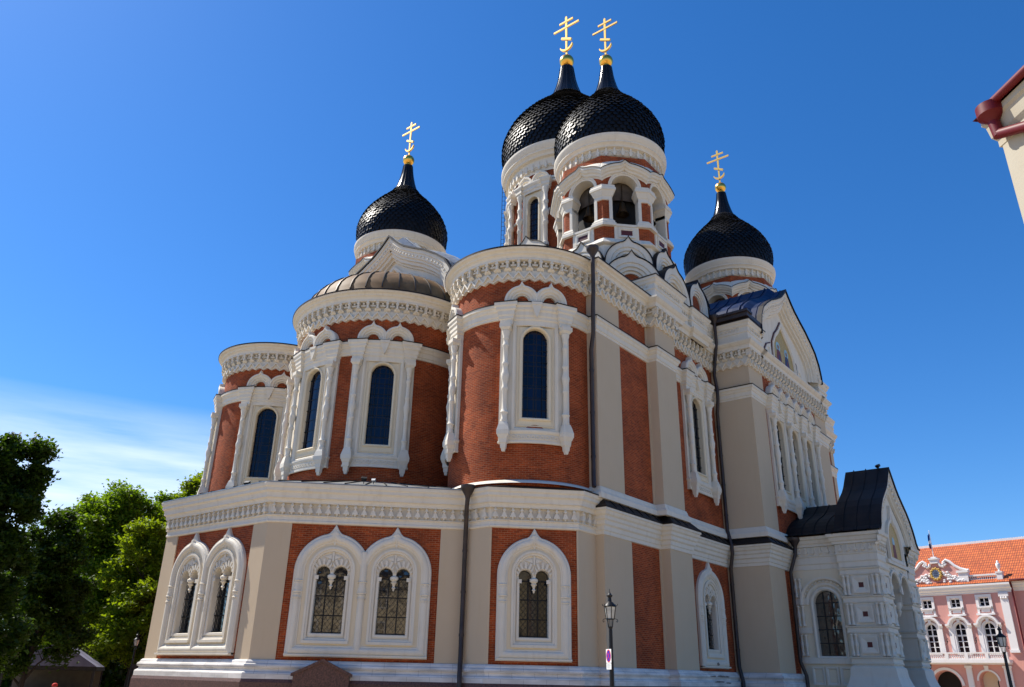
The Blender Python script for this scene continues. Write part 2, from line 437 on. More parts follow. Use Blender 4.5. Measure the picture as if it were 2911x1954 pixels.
LH = [(*fpt(NFR, 3.31), 0.8, 3.2, 6.4), (*fpt(NFR, 6.28), 0.8, 3.2, 6.4), (XE, -1.485, 0.8, 3.2, 6.4), (XE, 1.485, 0.8, 3.2, 6.4), (*fpt(NAF, 0), 0.8, 3.2, 6.4), (-12.32, YW, 0.8, 3.2, 6.4)]
b = holed_wall(FOOT, True, 2.0, 8.4, LH)
b.build('lower_wall', [BRICK], CH)
def strip(pts, z0, z1, t=0.06, mb=None):
    mb.sweep(pts, [(-0.12, z0), (0, z0), (0, z1), (-0.12, z1)], False, 0, caps=True)
b = MB()
for pts in ([(XE-Q*1.17, -YE-Q*1.17), (XE, -YE), (XE, -3.451)], [(XE, 3.451), (XE, YE), nept(1.171)],
            [nept(8.405), (4.246, 11.371), (4.246, 13.0), (4.19, 13.056)], [(1.23, 16.017), (1.177, 16.07), (-0.437, 16.07), (-0.437, YW), (-3.204, YW)],
            [(-6.30, YW), (-6.405, YW), (-6.405, YP), (-9.083, YP), (-9.083, YW), (-9.15, YW)],
            [(XT+0.1, YW), (XT, YW), (XT, YT), (-18.2, YT)], [(-29.0, YT), (-31.65, YT), (-31.65, YW)],
            [(XE-Q*8.4, -YE-Q*8.4), (XE-Q*8.9, -YE-Q*8.9)][::-1]):
    b = MB(); strip(pts, 2.10, 8.32, mb=b); b.build('pilaster', [PLASTER], CH)
# cornice round the three apses
EA = mirror(NF[1:-1])+NF[1:-1]
PCOR = [(-0.08, 8.28), (0.03, 8.30), (0.06, 8.34), (0.06, 8.40), (0.03, 8.44), (0.03, 8.60), (0.10, 8.63), (0.10, 8.67), (0.0, 8.70), (0.0, 9.22), (0.20, 9.24), (0.20, 9.32), (0.24, 9.42), (0.33, 9.46),
        (0.33, 9.56), (0.36, 9.70), (0.46, 9.78), (0.46, 9.92), (0.52, 9.98), (0.55, 10.10), (0.55, 10.15), (-0.3, 10.2)]
b = MB(); b.sweep(EA, PCOR, False, 0)
cor = b.build('cornice', [WHITE], CH)
def drop_row(b, p0, p1, zc, off, pitch=0.43, sc=1.0):
    """row of little hanging drops with bulbs along a straight run"""
    P0, P1 = Vector(p0), Vector(p1); ln = (P1-P0).length
    d = (P1-P0)/ln; nr = Vector((d.y, -d.x)); n = max(1, int(ln/pitch))
    for i in range(n):
        c = P0+d*(ln*(i+0.5)/n)+nr*off
        def mp(u, v, w): return (c.x+d.x*u+nr.x*w, c.y+d.y*u+nr.y*w, zc+v)
        old = b.xf; b.xf = mp
        s = sc
        b.prism([(-0.13*s, 0.0), (-0.15*s, -0.08*s), (0.15*s, -0.08*s), (0.13*s, 0.0), (0.045*s, 0.16*s), (0.045*s, 0.36*s), (-0.045*s, 0.36*s), (-0.045*s, 0.16*s)], 0.0, 0.19*s, 0)
        b.prism([(-0.06*s, -0.081*s), (0.0, -0.20*s), (0.06*s, -0.081*s)], 0.0, 0.16*s, 0)
        b.box(-0.075*s, 0.075*s, 0.21*s, 0.28*s, 0.0, 0.23*s, 0)
        b.xf = old
b = MB()
for i in range(len(EA)-1):
    drop_row(b, EA[i], EA[i+1], 8.86, -0.01)
b.build('drop_frieze', [WHITE], cor)
# cornice of the long north side and transept
NP = [(-0.437, 15.9), (-0.437, YW), (-6.405, YW), (-6.405, YP), (-9.083, YP), (-9.083, YW), (XT, YW), (XT, YT), (-19.0, YT)]
PN = [(-0.08, 8.28), (0.05, 8.30), (0.05, 8.48), (0.10, 8.52), (0.10, 8.72), (0.19, 8.80), (0.19, 8.98), (0.27, 9.05), (0.27, 9.20), (0.36, 9.28), (0.40, 9.42), (0.46, 9.46), (0.46, 9.60), (-0.2, 9.63)]
b = MB(); b.sweep(NP, PN, False, 0); b.sweep([(-28.5, YT), (-31.65, YT), (-31.65, YW), (-42.3, YW)], PN, False, 0)
b.build('cornice', [WHITE], CH)
b = MB(); b.sweep(NP, [(0.47, 9.57), (0.50, 9.60), (0.50, 9.65), (0.02, 10.12)], False, 0)
for i in range(1, len(NP)-1):               # standing seams of the skirt roof
    a, c = Vector(NP[i]), Vector(NP[i+1]); ln = (c-a).length
    if ln < 1: continue
    d = (c-a)/ln; nr = Vector((d.y, -d.x))
    for k in range(int(ln/0.9)):
        p = a+d*(0.5+k*0.9)
        b.add([(p.x+nr.x*o+d.x*e, p.y+nr.y*o+d.y*e, z) for e in (-0.02, 0.02) for o, z in ((0.5, 9.66), (0.5, 9.70), (0.03, 10.17), (0.03, 10.11))], [(0,1,2,3),(7,6,5,4),(1,5,6,2),(0,4,5,1)], 0)
b.build('skirt_roof', [ROOF], CH)
# roof over the wide ground storey of the middle apse
b = MB()
def hitpoly(cx, cy, ang, off, poly):
    best = None; d = Vector((math.cos(ang), math.sin(ang)))
    for i in range(len(poly)-1):
        a, c = Vector(poly[i]), Vector(poly[i+1]); e = (c-a).normalized(); nr = Vector((e.y, -e.x))
        a = a+nr*off; c = c+nr*off; den = d.dot(nr)
        if abs(den) < 1e-6: continue
        t = (a-Vector((cx, cy))).dot(nr)/den
        q = Vector((cx, cy))+d*t; k = (q-a).dot(e)
        if t > 0 and -0.7 <= k <= (c-a).length+0.7 and (best is None or t < best): best = t
    return best or 8.0
CP = [(4.246-3, -11.371-3), (4.246, -11.371), (XE, -YE), (XE, YE), (4.246, 11.371), (4.246-3, 11.371+3)]
na = 90; V = []
for i in range(na+1):
    a = R_(-75+150*i/na); t = hitpoly(0, 0, a, 0.57, CP)
    for r, z in ((t, 10.14), (t, 10.20), (5.9, 11.65)): V.append((r*math.cos(a), r*math.sin(a), z))
b.add(V, [(i*3+k, i*3+3+k, i*3+4+k, i*3+1+k) for i in range(na) for k in (0, 1)], 0)
for i in range(0, na+1, 3):
    a = R_(-75+150*i/na); t = hitpoly(0, 0, a, 0.57, CP); e = 0.022
    for r, z, r_, z_ in ((t, 10.2, 5.9, 11.65),):
        tx, ty = -math.sin(a)*e, math.cos(a)*e; ca, sa = math.cos(a), math.sin(a)
        b.add([(r*ca-tx, r*sa-ty, z), (r*ca+tx, r*sa+ty, z), (r_*ca+tx, r_*sa+ty, z_), (r_*ca-tx, r_*sa-ty, z_),
               (r*ca-tx, r*sa-ty, z+.05), (r*ca+tx, r*sa+ty, z+.05), (r_*ca+tx, r_*sa+ty, z_+.05), (r_*ca-tx, r_*sa-ty, z_+.05)],
              [(0,1,5,4), (1,2,6,5), (3,0,4,7), (4,5,6,7)], 1)
b.build('apse_roof', [ZINC, ROOF], CH)
for sgn in (1, -1):
    b = MB()
    poly = [(4.246, 10.0), (4.246, 13.0), (1.177, 16.07), (-0.437, 16.07)]; V = []; n = 40
    for i in range(n+1):
        a = R_(-25+120*i/n); t = hitpoly(CN[0], CN[1], a, 0.57, poly)
        for r, z in ((t, 10.14), (t, 10.20), (3.9, 10.42)): V.append((CN[0]+r*math.cos(a), sgn*(CN[1]+r*math.sin(a)), z))
    b.add(V, [(i*3+k, i*3+3+k, i*3+4+k, i*3+1+k) for i in range(n) for k in (0, 1)], 0)
    b.lathe([(RN+0.26, 10.40), (RN+0.20, 10.46), (RN+0.02, 10.60), (RN-0.1, 10.6)], CN[0], sgn*CN[1], 60, 1)
    b.build('apse_roof', [ROOF, WHITE], CH)
# basement hood of red granite below the double window
nf = flat(*nept(0), 45)                       # frame along the north-east facet, u = s
b = MB(nf)
b.prism([(2.18, GZ-0.2), (2.18, 1.49), (3.40, 2.06), (4.64, 1.49), (4.64, GZ-0.2), (4.10, GZ-0.2), (4.10, 1.02), (2.72, 1.02), (2.72, GZ-0.2)], 0.1, 0.95, 0)
b.prism([(2.08, 1.44), (2.08, 1.56), (3.40, 2.17), (4.74, 1.56), (4.74, 1.44), (3.40, 2.04)], 0.30, 1.02, 0)
b.box(2.70, 4.12, GZ-0.2, 1.03, 0.44, 0.5, 1)
b.build('basement_hood', [GRANITE, DARK], CH)

# --- ground-storey windows ---------------------------------------------------
def lower_window(fr, cs, n0=-0.06, seed=0, glass=None):
    """white keel-arched window surround with one or two twin-light openings; cs = unit centres"""
    rn = random.Random(seed)
    R, zs = 1.675, 6.08
    top = merged(cs, zs, R, 0.33, 0.34, 12)
    lo, hi = min(cs)-R, max(cs)+R
    zb = 2.36
    out = [(lo, zb), (hi, zb)]+top            # counter-clockwise
    holes = []
    for c in cs:
        h = [(c-0.69, 3.30), (c+0.69, 3.30), (c+0.69, 5.86), (c+0.73, 5.90), (c+0.73, 5.97)]
        h += arc(c+0.41, 6.0, 0.335, 0, 180, 8)
        h += [(c+0.075, 5.97), (c+0.075, 5.84), (c-0.075, 5.84), (c-0.075, 5.97)]
        h += arc(c-0.41, 6.0, 0.335, 0, 180, 8)
        h += [(c-0.73, 5.97), (c-0.73, 5.90), (c-0.69, 5.86)]
        holes.append(h)
    b = MB(fr)
    inner = []
    for c in cs:
        inner.append([(c-0.99, 2.96), (c+0.99, 2.96)]+arc(c, 6.12, 0.99, 0, 180, 16))
    b.poly(out, n0+0.13, 1, inner)            # cream field
    for c, h, inn in zip(cs, holes, inner):
        b.poly(inn, n0+0.05, 0, [h])
        b.sweep(inn, [(0.10, n0+0.13), (0.10, n0+0.22), (0.0, n0+0.22), (-0.03, n0+0.16), (-0.11, n0+0.15), (-0.12, n0+0.05)], True, 0)
        b.sweep(h, [(0.001, n0+0.06), (0, n0-0.34)], True, 0)
        # inner step round the light
        b.sweep([(c-0.69, 5.70), (c-0.69, 3.30), (c+0.69, 3.30), (c+0.69, 5.70)], [(0.13, n0+0.04), (0.13, n0+0.11), (0.03, n0+0.11), (0.0, n0+0.04)], False, 0)
        b.box(c-1.05, c+1.05, 2.84, 2.97, n0+0.12, n0+0.26, 0)
        b.box(c-0.80, c-0.60, 5.70, 5.88, n0+0.04, n0+0.13, 0); b.box(c+0.60, c+0.80, 5.70, 5.88, n0+0.04, n0+0.13, 0)
        # rays round each little arch
        for sx in (-1, 1):
            for k in range(7):
                a0 = 8+k*24.5; a1 = a0+17
                p = arc(c+sx*0.41, 6.02, 0.36, a0, a1, 2)+arc(c+sx*0.41, 6.02, 0.66, a1-3, a0+3, 2)
                p = [(min(max(x, c-0.86), c-0.015) if sx < 0 else max(min(x, c+0.86), c+0.015), z) for x, z in p]
                b.prism(p, n0+0.05, n0+0.125, 0, back=False)
            b.prism([(c+sx*0.07, 6.62), (c+sx*0.42, 6.76), (c+sx*0.07, 6.84)][::sx], n0+0.05, n0+0.11, 0, back=False)
        b.box(c-0.05, c+0.05, 6.55, 6.98, n0+0.05, n0+0.12, 0)
    # outer roll moulding, closed right round
    b.sweep(out, [(0.10, n0-0.02), (0.10, n0+0.14), (0.05, n0+0.20), (0.0, n0+0.20), (-0.03, n0+0.23), (-0.09, n0+0.275), (-0.17, n0+0.29), (-0.25, n0+0.275), (-0.31, n0+0.23), (-0.33, n0+0.19), (-0.40, n0+0.17), (-0.40, n0+0.12)], True, 0, smooth=False)
    b.box(lo-0.10, hi+0.10, zb-0.06, zb+0.02, n0-0.02, n0+0.30, 0)
    if len(cs) == 2:
        m = sum(cs)/2
        b.sweep([(m, zb+0.2), (m, 7.0)], [(0.17, n0+0.11), (0.15, n0+0.22), (0.09, n0+0.28), (0.0, n0+0.30), (-0.09, n0+0.28), (-0.15, n0+0.22), (-0.17, n0+0.11)], False, 0)
    w = b.build('window', [WHITE, CREAM], CH)
    xs = [lo+0.17, hi-0.17]+([sum(cs)/2] if len(cs) == 2 else [])
    for x in xs:                               # ringed knots on the half columns
        b = MB(fr)
        for z, h, r in ((5.62, .06, .215), (5.52, .05, .19), (5.12, .10, .225), (5.24, .18, .20), (5.02, .06, .20), (4.86, .05, .215), (4.78, .04, .19)):
            b.lathe([(0.0, z-h/2), (r, z-h/2), (r+0.02, z), (r, z+h/2), (0, z+h/2)], x, n0+0.10, 14, 0, HZ, 0, 180)
        b.build('column_knot', [WHITE], w)
    for c in cs:
        b = MB(fr); b.lathe([(0.0, 5.25), (0.045, 5.30), (0.05, 5.36), (0.10, 5.40), (0.05, 5.48), (0.08, 5.58), (0.16, 5.66), (0.10, 5.70), (0.20, 5.80), (0.20, 5.90), (0.12, 5.96), (0.0, 6.0)], c, n0-0.02, 10, 0, HZ)
        b.build('pendant', [WHITE], w)
        b = MB(fr); b.poly([(c-0.85, 3.2), (c+0.85, 3.2), (c+0.85, 6.45), (c-0.85, 6.45)], n0-0.30, 0); b.build('pane', [glass or PANE], w)
        b = MB(fr)
        for x in (-0.235, 0.235): b.box(c+x-0.028, c+x+0.028, 3.3, 5.95, n0-0.28, n0-0.23, 0)
        for z in (3.34, 4.10, 4.98, 5.84): b.box(c-0.7, c+0.7, z-0.025, z+0.025, n0-0.285, n0-0.225, 0)
        # diamond lattice of thin wire
        s_ = 0.23
        for sg in (1, -1):
            k = -14
            while k < 16:
                pts = []
                for t in (0, 1):
                    pass
                # line z-3.3 = sg*1.25*(u) + k*s_
                z_at = lambda u: 3.3+sg*1.25*u+k*s_*1.25
                ua, ub = -0.69, 0.69
                za, zb_ = z_at(ua), z_at(ub)
                def clip(u, z):
                    return u, z
                lo_, hi_ = 3.3, 5.9
                if sg > 0:
                    if za < lo_: ua = ua+(lo_-za)/1.25
                    if zb_ > hi_: ub = ub-(zb_-hi_)/1.25
                else:
                    if za > hi_: ua = ua+(za-hi_)/1.25
                    if zb_ < lo_: ub = ub-(lo_-zb_)/1.25
                if ub-ua > 0.05:
                    p0, p1 = (c+ua, z_at(ua)), (c+ub, z_at(ub)); e = 0.0075
                    b.add([(p0[0], p0[1]-e, n0-0.20), (p1[0], p1[1]-e, n0-0.20), (p1[0], p1[1]+e, n0-0.20), (p0[0], p0[1]+e, n0-0.20),
                           (p0[0], p0[1]-e, n0-0.213), (p1[0], p1[1]-e, n0-0.213), (p1[0], p1[1]+e, n0-0.213), (p0[0], p0[1]+e, n0-0.213)], [(0,1,2,3), (4,5,1,0), (3,2,6,7)], 0)
                k += 1
        b.build('window_grille', [IRON], w)
    return w
lower_window(nf, [3.31, 6.28], seed=1)
lower_window(flat(XE, 0, 0), [-1.485, 1.485], seed=2)
lower_window(flat((4.246+1.177)/2, (13.0+16.07)/2, 45), [0.0], seed=3, glass=GLASS)
lower_window(flat(-12.32, YW, 90), [0.0], seed=4)

# --- upper walls -------------------------------------------------------------
UP = [(-42.3, -YW), (-31.65, -YW), (-31.65, -YT), (XT, -YT), (XT, -YW), (-0.15, -YW), (-0.15, YW), (XT, YW), (XT, YT), (-31.65, YT), (-31.65, YW), (-42.3, YW)]
b = holed_wall(UP, False, 9.75, 23.3, [(-12.30, YW, 0.85, 13.6, 18.9)]+[(-23.15+3.03*k, YT, 0.85, 13.6, 18.9) for k in (-1, 0, 1)])
b.build('upper_wall', [BRICK], CH)
b = MB()
for pts in ([(-0.15, 15.2), (-0.15, YW), (-2.68, YW)], [(-5.9, YW), (-6.0, YW), (-6.0, YP), (-8.56, YP), (-8.56, YW), (-8.66, YW)],
            [(XT+0.1, YW), (XT, YW), (XT, YT), (-18.0, YT)], [(-29.1, YT), (-31.65, YT), (-31.65, YW)], [(-41.5, YW), (-42.3, YW), (-42.3, 14)]):
    b = MB(); strip(pts, 10.3, 21.9, mb=b); b.build('pilaster', [PLASTER], CH)
UN = [(-0.15, 15.2), (-0.15, YW), (-6.0, YW), (-6.0, YP), (-8.56, YP), (-8.56, YW), (XT, YW), (XT, YT), (-31.65, YT), (-31.65, YW), (-42.3, YW)]
b = MB(); b.sweep(UN, [(0.02, 10.05), (0.24, 10.06), (0.24, 10.32), (0.20, 10.40), (0.13, 10.44), (0.10, 10.58), (0.05, 10.70), (-0.1, 10.72)], False, 0)
b.build('base_moulding', [WHITE], CH)
PB = [(-0.1, 19.35), (0.02, 19.38), (0.02, 19.50), (0.07, 19.54), (0.07, 19.80), (0.13, 19.86), (0.17, 20.0), (0.24, 20.06), (0.24, 20.22), (-0.1, 20.26)]
def belt(path):
    """string course with a dark flashing on top"""
    o = MB(); o.sweep(path, PB, False, 0)
    o.sweep(path, [(0.26, 20.20), (0.26, 20.27), (-0.1, 20.33)], False, 1)
    return o
belt(UN[:7]).build('belt_course', [WHITE, ROOF], CH)
belt([(XT, YW), (XT, YT), (-18.35, YT)]).build('belt_course', [WHITE, ROOF], CH)
belt([(-28.6, YT), (-31.65, YT), (-31.65, YW), (-42.3, YW)]).build('belt_course', [WHITE, ROOF], CH)

# --- zigzag frieze and crown cornice ----------------------------------------
def frieze_run(b, pos, ln, pitch=0.58, z0=21.62):
    """pos(s) -> (x, y, nx, ny); zigzag teeth, zigzag rib, corbels and bosses"""
    n = max(1, int(round(ln/pitch))); p = ln/n
    def P(s, z, o):
        x, y, nx, ny = pos(s); return (x+nx*o, y+ny*o, z)
    k = n*4
    ss = [ln*i/k for i in range(k+1)]
    V = []
    for s in ss: V += [P(s, z0+0.17, 0.10), P(s, z0+0.66, 0.10), P(s, z0+0.68, 0.02), P(s, z0+1.3, 0.02)]
    b.add(V, [(4*i+j, 4*i+4+j, 4*i+5+j, 4*i+1+j) for i in range(k) for j in range(3)], 0)
    for i in range(n):
        a = i*p; m = a+p/2; c = a+p
        # hanging tooth under the band
        b.add([P(a, z0+0.17, -0.06), P(c, z0+0.17, -0.06), P(m, z0+0.02, -0.06), P(a, z0+0.17, 0.10), P(c, z0+0.17, 0.10), P(m, z0+0.02, 0.10)],
              [(3, 5, 4), (0, 3, 5, 2), (4, 1, 2, 5)], 0)
        # zigzag rib
        for (s0, za, s1, zb) in ((a, z0+0.54, m, z0+0.16), (m, z0+0.16, c, z0+0.54)):
            t = 0.062
            b.add([P(s0, za-t, 0.09), P(s1, zb-t, 0.09), P(s1, zb-t, 0.22), P(s0, za-t, 0.22), P(s0, za+t, 0.09), P(s1, zb+t, 0.09), P(s1, zb+t, 0.22), P(s0, za+t, 0.22)],
                  [(0,1,2,3), (3,2,6,7), (7,6,5,4)], 0)
        # corbel: stem, splayed foot, cap; and boss between
        def bx(s0, s1, za, zb, o0, o1):
            b.add([P(s0, za, o0), P(s1, za, o0), P(s1, za, o1), P(s0, za, o1), P(s0, zb, o0), P(s1, zb, o0), P(s1, zb, o1), P(s0, zb, o1)],
                  [(0,3,2,1), (4,5,6,7), (3,7,6,2), (0,4,7,3), (1,2,6,5)], 0)
        bx(a-0.055, a+0.055, z0+0.74, z0+1.26, 0.01, 0.36)
        bx(a-0.09, a+0.09, z0+1.04, z0+1.14, 0.01, 0.39)
        b.add([P(a-0.05, z0+0.86, 0.31), P(a+0.05, z0+0.86, 0.31), P(a+0.19, z0+0.70, 0.26), P(a-0.19, z0+0.70, 0.26), P(a+0.19, z0+0.62, 0.14), P(a-0.19, z0+0.62, 0.14)],
              [(0,3,2,1), (3,5,4,2), (0,5,3), (1,2,4)], 0)
        bx(a+0.13, c-0.13, z0+0.92, z0+1.02, 0.01, 0.20)
        bx(m-0.055, m+0.055, z0+1.04, z0+1.16, 0.01, 0.24)
def seg_pos(p0, p1):
    a, c = Vector(p0), Vector(p1); d = (c-a).normalized()
    return (lambda s: (a.x+d.x*s, a.y+d.y*s, d.y, -d.x)), (c-a).length
def arc_pos(cx, cy, R, a0, a1):
    return (lambda s: (cx+R*math.cos(R_(a0)+s/R), cy+R*math.sin(R_(a0)+s/R), math.cos(R_(a0)+s/R), math.sin(R_(a0)+s/R))), R*R_(a1-a0)
PCR = [(0.13, 22.80), (0.36, 22.84), (0.36, 22.92), (0.33, 22.98), (0.38, 23.10), (0.50, 23.18), (0.50, 23.24), (0.56, 23.30), (0.68, 23.36), (0.72, 23.42), (0.72, 23.52), (-0.3, 23.56)]
def crown(path, closed=False):
    o = MB(); o.sweep(path, PCR, closed, 0); o.sweep(path, [(0.75, 23.46), (0.75, 23.55), (-0.4, 23.66)], closed, 1)
    return o
PATT = [(0.13, 22.80), (0.36, 22.84), (0.36, 22.95), (0.40, 23.10), (0.50, 23.18), (0.56, 23.26), (0.62, 23.34), (0.62, 23.44), (0.34, 23.52), (0.34, 24.02), (0.40, 24.06), (0.40, 24.20), (0.36, 24.24),
        (0.36, 24.42), (0.46, 24.52), (0.50, 24.66), (0.58, 24.74), (0.60, 24.90), (0.0, 24.94)]
def straight_frieze(path, attic=None, more=()):
    if attic:
        o = MB(); o.sweep(attic, PATT, False, 0); o.sweep(attic, [(0.62, 24.86), (0.63, 24.94), (-0.8, 25.05)], False, 1)
        for i in range(len(attic)-1):          # guttae under the attic cornice
            f, ln = seg_pos(attic[i], attic[i+1])
            for k in range(int(ln/0.30)):
                x, y, nx, ny = f(0.15+0.30*k); tx, ty = -ny, nx
                def q(t, z, n): return (x+tx*t+nx*n, y+ty*t+ny*n, z)
                o.add([q(-.05, 24.27, .36), q(.05, 24.27, .36), q(.05, 24.27, .46), q(-.05, 24.27, .46), q(-.05, 24.40, .36), q(.05, 24.40, .36), q(.05, 24.40, .46), q(-.05, 24.40, .46)],
                      [(0,3,2,1), (4,5,6,7), (3,7,6,2), (0,4,7,3), (1,2,6,5)], 0)
        for q in more:
            o.sweep(q, PATT if q[0][0] < -30 else PATT[:8]+[(0.34, 23.50), (-0.4, 23.52)], False, 0)
        c = o.build('attic', [WHITE, ROOF], CH)
    else:
        c = crown(path).build('cornice', [WHITE, ROOF], CH)
    b = MB()
    for i in range(len(path)-1):
        a, e = Vector(path[i]), Vector(path[i+1]); d = (e-a).normalized()
        def turn(p, q, r): return (Vector(q)-Vector(p)).cross(Vector(r)-Vector(q))
        if i > 0: a = a-d*(0.139 if turn(path[i-1], path[i], path[i+1]) > 0 else -0.139)
        if i < len(path)-2: e = e+d*(0.139 if turn(path[i], path[i+1], path[i+2]) > 0 else -0.139)
        f, ln = seg_pos(a, e)
        if ln > 0.2: frieze_run(b, f, ln)
    b.build('frieze', [WHITE], c)
straight_frieze([(-0.15, 15.4), (-0.15, YW), (-6.0, YW)])
straight_frieze([(-6.0, YW), (-6.0, YP), (-8.56, YP), (-8.56, YW), (XT, YW)],
                [(-6.0, 15.6), (-6.0, YP), (-9.0, YP), (-9.0, YW+0.1), (-11.6, YW+0.1), (-11.6, YW+0.35), (-13.3, YW+0.35), (-13.3, YW+0.1), (XT, YW+0.1)])
straight_frieze([(XT, YW), (XT, YT), (-31.65, YT), (-31.65, YW), (-42.3, YW)], [(XT, YW+0.1), (XT, YT), (-17.35, YT), (-17.35, YT-1)],
                [[(-30.35, YT-1), (-30.35, YT), (-31.65, YT), (-31.65, YW), (-42.3, YW)], [(-17.3, YT), (-30.4, YT)]])
b = MB(); b.poly(UP, 23.2, 0); b.build('roof', [ROOF], CH)

# --- tall upper windows ------------------------------------------------------
COLP = [(0.0, 11.95), (0.06, 12.0), (0.10, 12.10), (0.05, 12.18), (0.12, 12.26), (0.10, 12.42)]
def upper_window(fr, n=1, PIT_=3.05, colour=None):
    us = [(k-(n-1)/2)*PIT_ for k in range(n)]
    hw = 1.86+(n-1)/2*PIT_
    b = MB(fr)
    # white backing slab, cut by the openings, in narrow strips so that it can follow a drum
    holes = [opening(u, 13.80, 18.80, 0.69, 14) for u in us]
    rects = [(u-1.15, 13.16, u+1.15, 19.0) for u in us]
    xs = [-hw]
    for u in us: xs += [u-1.15, u+1.15]
    xs.append(hw)
    for i in range(0, len(xs), 2):             # strips behind the columns
        m = 3
        for k in range(m):
            a0, a1 = xs[i]+(xs[i+1]-xs[i])*k/m, xs[i]+(xs[i+1]-xs[i])*(k+1)/m
            b.add([(a0, 12.45, 0.10), (a1, 12.45, 0.10), (a1, 19.1, 0.10), (a0, 19.1, 0.10)], [(0,1,2,3)], 0)
    for sx in (-hw, hw): b.add([(sx, 12.45, -0.1), (sx, 19.1, -0.1), (sx, 19.1, 0.10), (sx, 12.45, 0.10)], [(0,1,2,3)], 0)
    for u, h, (a, z0, c, z1) in zip(us, holes, rects):
        b.poly([(a, z0), (c, z0), (c, z1), (a, z1)], 0.05, 1, [h])
        b.sweep([(a, z0), (c, z0), (c, z1+0.1), (a, z1+0.1)], [(0.04, 0.09), (0.04, 0.17), (-0.06, 0.17), (-0.12, 0.10), (-0.14, 0.05)], True, 0)
        b.sweep([(a+.2, z0+.2), (c-.2, z0+.2), (c-.2, z1-.0), (a+.2, z1-.0)], [(0.0, 0.05), (0.0, 0.085), (-0.05, 0.085), (-0.06, 0.05)], True, 1)
        b.sweep(h, [(0.13, 0.04), (0.13, 0.11), (0.06, 0.15), (0.0, 0.10), (-0.02, 0.02), (0.0, -0.02), (0.0, -0.30)], True, 1)
    # sill zone with a row of rings
    w = int(hw*6)
    sp = [(hw, -0.1), (hw, 0.14)]+[(hw-2*hw*i/w, 0.14) for i in range(1, w)]+[(-hw, 0.14), (-hw, -0.1)]
    b.sweep(sp, [(-0.05, 12.44), (0.02, 12.46), (0.02, 12.56), (-0.02, 12.58), (-0.02, 12.94), (0.03, 12.98), (0.06, 13.06), (0.06, 13.12), (-0.12, 13.20)], False, 0, HZ)
    for u in us:
        for k in range(10):
            x = u-1.06+k*0.235
            b.sweep([(x+0.085*math.cos(t), 12.76+0.085*math.sin(t)) for t in [i*math.pi/5 for i in range(10)]], [(0.025, 0.10), (0.025, 0.165), (-0.02, 0.165), (-0.03, 0.12)], True, 0)
    # entablature breaking forward over the columns
    cols = [us[0]-1.525]+[u+1.525 for u in us]
    ep = [(hw+0.02, -0.1)]
    for x in reversed(cols):
        ep += [(x+0.32, 0.14), (x+0.32, 0.33), (x-0.32, 0.33), (x-0.32, 0.14)]
        if x > cols[0]:
            for k in range(1, 6): ep.append((x-0.34-(PIT_-0.68)*k/6, 0.14))
    ep += [(-hw-0.02, -0.1)]
    ent = [(-0.05, 18.92), (0.0, 18.94), (0.0, 19.22), (0.05, 19.27), (0.05, 19.42), (0.10, 19.50), (0.10, 19.72), (0.17, 19.80), (0.17, 19.94), (0.24, 20.03), (0.24, 20.22), (-0.3, 20.24)]
    b.sweep(ep, ent, False, 0, HZ)
    b.sweep(ep, [(0.26, 20.20), (0.27, 20.26), (-0.30, 20.31)], False, 2, HZ)
    for u in us:                               # drop in the middle
        b.prism([(u-0.20, 20.2), (u-0.24, 20.02), (u-0.07, 19.45), (u, 19.34), (u+0.07, 19.45), (u+0.24, 20.02), (u+0.20, 20.2)], 0.2, 0.42, 0)
        b.box(u-0.27, u+0.27, 20.06, 20.22, 0.2, 0.46, 0)
    W = b.build('window', [WHITE, CREAM, ROOF], CH)
    b = MB(fr)
    cs = [u+s*PIT_/4 for u in us for s in (-1, 1)]
    arch_loft(b, cs, 20.37, 0.89, 0.29, 0.17, [(0.0, -0.12), (0.0, 0.30), (0.05, 0.36), (0.14, 0.36), (0.19, 0.29), (0.29, 0.27), (0.35, 0.19), (0.43, 0.18), (0.49, 0.09), (0.53, 0.09), (0.53, -0.12)], 0, 10, 0.12)
    b.build('hood_arch', [WHITE], W)
    for x in cols:
        b = MB(fr)
        nn = 0.30
        prof = [(0.0, 13.5), (0.20, 13.52), (0.22, 13.60), (0.17, 13.70), (0.19, 13.95), (0.24, 14.02), (0.19, 14.10), (0.15, 14.22), (0.145, 15.20), (0.19, 15.26), (0.19, 15.36), (0.155, 15.44),
                (0.165, 15.70), (0.20, 15.80), (0.22, 15.92), (0.24, 16.08), (0.20, 16.20), (0.17, 16.34), (0.155, 16.58), (0.20, 16.64), (0.20, 16.74), (0.15, 16.82), (0.145, 17.62), (0.19, 17.68), (0.19, 17.78), (0.15, 17.84),
                (0.15, 18.06), (0.19, 18.12), (0.17, 18.22), (0.24, 18.45), (0.25, 18.55), (0.20, 18.60)]
        b.lathe([(r*0.84, z) for r, z in prof], x, nn, 14, 0, HZ)
        b.frustum(x, nn, 18.58, 0.22, 18.75, 0.30, 0) if False else None
        def sq(z0, h0, z1, h1):
            v = [(x+a*h, z, nn+c*h) for z, h in ((z0, h0), (z1, h1)) for a, c in ((-1,-1),(1,-1),(1,1),(-1,1))]
            b.add(v, [(3,2,1,0),(4,5,6,7)]+[(i,(i+1)%4,4+(i+1)%4,4+i) for i in range(4)], 0)
        for z0, h0, z1, h1 in ((18.58, .17, 18.72, .26), (18.72, .27, 18.95, .27), (13.36, .21, 13.52, .16), (13.06, .275, 13.36, .21), (12.82, .275, 13.06, .28), (12.66, .21, 12.82, .26), (12.40, .17, 12.66, .19), (12.14, .12, 12.40, .14), (11.98, .07, 12.14, .10)):
            sq(z0, h0, z1, h1)
        b.build('column', [WHITE], W)
